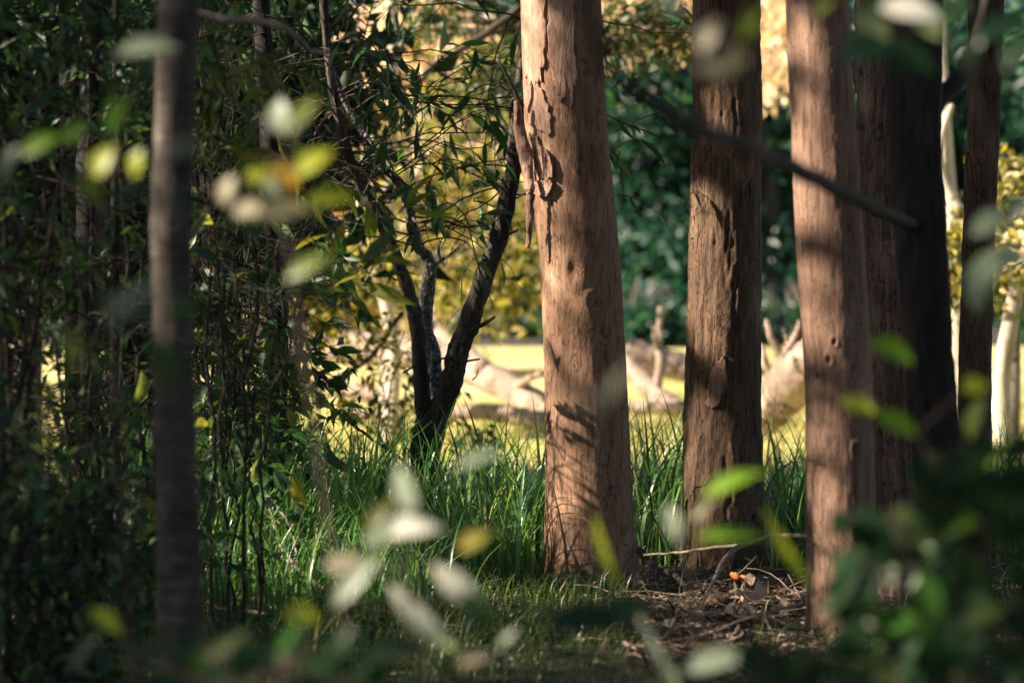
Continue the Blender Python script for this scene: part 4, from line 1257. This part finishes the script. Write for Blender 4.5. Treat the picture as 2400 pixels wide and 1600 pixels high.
sprig('leaf_spray', 'long green blurred leaves in front of the scarred trunk', [(1620, 1640), (1600, 1400), (1580, 1260), (1600, 1190), (1640, 1110)],
      [(1670, 1108, 140, 30, 42, GG), (1670, 1226, 150, 6, 36, GG), (1388, 1260, 165, -76, 20, YG), (1545, 1200, 90, -80, 36, PG), (1800, 1250, 200, -62, 26, YG), (1610, 1170, 80, 50, 26, OL)], 4.3, 306)
sprig('leaf_spray', 'pale blurred leaves at the top right corner above the black trunk', [(2330, 1620), (2330, 900), (2280, 400), (2200, 120), (2080, 40)],
      [(2005, 62, 110, -38, 60, PG), (2085, 22, 130, -8, 60, WH), (2130, 48, 90, -40, 50, PG), (1985, 110, 130, 10, 70, DG), (2090, 130, 150, -10, 70, DG), (2180, 30, 120, 40, 60, DG), (2300, 60, 120, 30, 60, DG), (2330, 120, 100, 60, 50, DG),
       (1890, 20, 50, 50, 24, YG), (2230, 130, 100, 80, 40, DG), (2040, 0, 120, 20, 60, DG)], 4.0, 307)
sprig('leaf_spray', 'grey-green blurred leaves at the right edge across the slim trunk', [(2420, 1620), (2400, 1000), (2340, 700), (2290, 560)],
      [(2270, 510, 110, 38, 50, PG), (2262, 620, 150, 55, 60, PG), (2250, 660, 110, 75, 50, PG), (2330, 590, 80, 10, 40, PG), (2330, 480, 90, 60, 50, DG)], 4.2, 308)
sprig('leaf_spray', 'blurred yellow-green leaf pair low in the left gloom', [(330, 1640), (300, 1500), (280, 1440)], [(248, 1420, 84, -38, 36, YG), (330, 1500, 100, 20, 40, DG), (190, 1500, 100, 60, 40, DG)], 4.4, 309)
sprig('leaf_spray', 'blurred bright leaf tuft at the bottom right of the thicket', [(720, 1640), (705, 1500), (695, 1440)], [(690, 1410, 76, -10, 44, YG), (770, 1500, 130, 70, 40, DG), (640, 1500, 130, 20, 50, DG)], 3.8, 310)
sprig('leaf_spray', 'pale blurred leaves along the bottom edge before the litter', [(1500, 1660), (1480, 1590), (1560, 1540)], [(1640, 1515, 160, 16, 52, PG), (1500, 1480, 150, -65, 22, PG), (1090, 1512, 90, 16, 26, PK), (1162, 1466, 62, 55, 22, PG), (1545, 1570, 90, -85, 26, PG), (1350, 1420, 190, 4, 60, DG), (1430, 1400, 120, 20, 60, DG)], 4.2, 311)
sprig('leaf_spray', 'small pale blurred leaves floating before the top of the scarred trunk', [(1760, 1640), (1780, 900), (1760, 400), (1700, 160), (1640, 60)],
      [(1622, 85, 80, 65, 40, PK), (1692, 128, 64, -20, 40, PK), (1722, 60, 80, 55, 34, YG), (1650, 155, 110, 4, 34, PK), (1540, 8, 60, 10, 44, WH), (1730, 20, 50, 40, 30, OL)], 3.3, 312)
sprig('leaf_spray', 'faint pale blurred twig leaves across the middle of the salmon trunk', [(1500, 1640), (1470, 1200), (1440, 960), (1400, 880)],
      [(1405, 890, 110, 62, 26, PK), (1345, 925, 90, 8, 22, PK), (1290, 905, 60, -30, 18, PK)], 3.0, 313)
# the dark leafy mass in the bottom right corner
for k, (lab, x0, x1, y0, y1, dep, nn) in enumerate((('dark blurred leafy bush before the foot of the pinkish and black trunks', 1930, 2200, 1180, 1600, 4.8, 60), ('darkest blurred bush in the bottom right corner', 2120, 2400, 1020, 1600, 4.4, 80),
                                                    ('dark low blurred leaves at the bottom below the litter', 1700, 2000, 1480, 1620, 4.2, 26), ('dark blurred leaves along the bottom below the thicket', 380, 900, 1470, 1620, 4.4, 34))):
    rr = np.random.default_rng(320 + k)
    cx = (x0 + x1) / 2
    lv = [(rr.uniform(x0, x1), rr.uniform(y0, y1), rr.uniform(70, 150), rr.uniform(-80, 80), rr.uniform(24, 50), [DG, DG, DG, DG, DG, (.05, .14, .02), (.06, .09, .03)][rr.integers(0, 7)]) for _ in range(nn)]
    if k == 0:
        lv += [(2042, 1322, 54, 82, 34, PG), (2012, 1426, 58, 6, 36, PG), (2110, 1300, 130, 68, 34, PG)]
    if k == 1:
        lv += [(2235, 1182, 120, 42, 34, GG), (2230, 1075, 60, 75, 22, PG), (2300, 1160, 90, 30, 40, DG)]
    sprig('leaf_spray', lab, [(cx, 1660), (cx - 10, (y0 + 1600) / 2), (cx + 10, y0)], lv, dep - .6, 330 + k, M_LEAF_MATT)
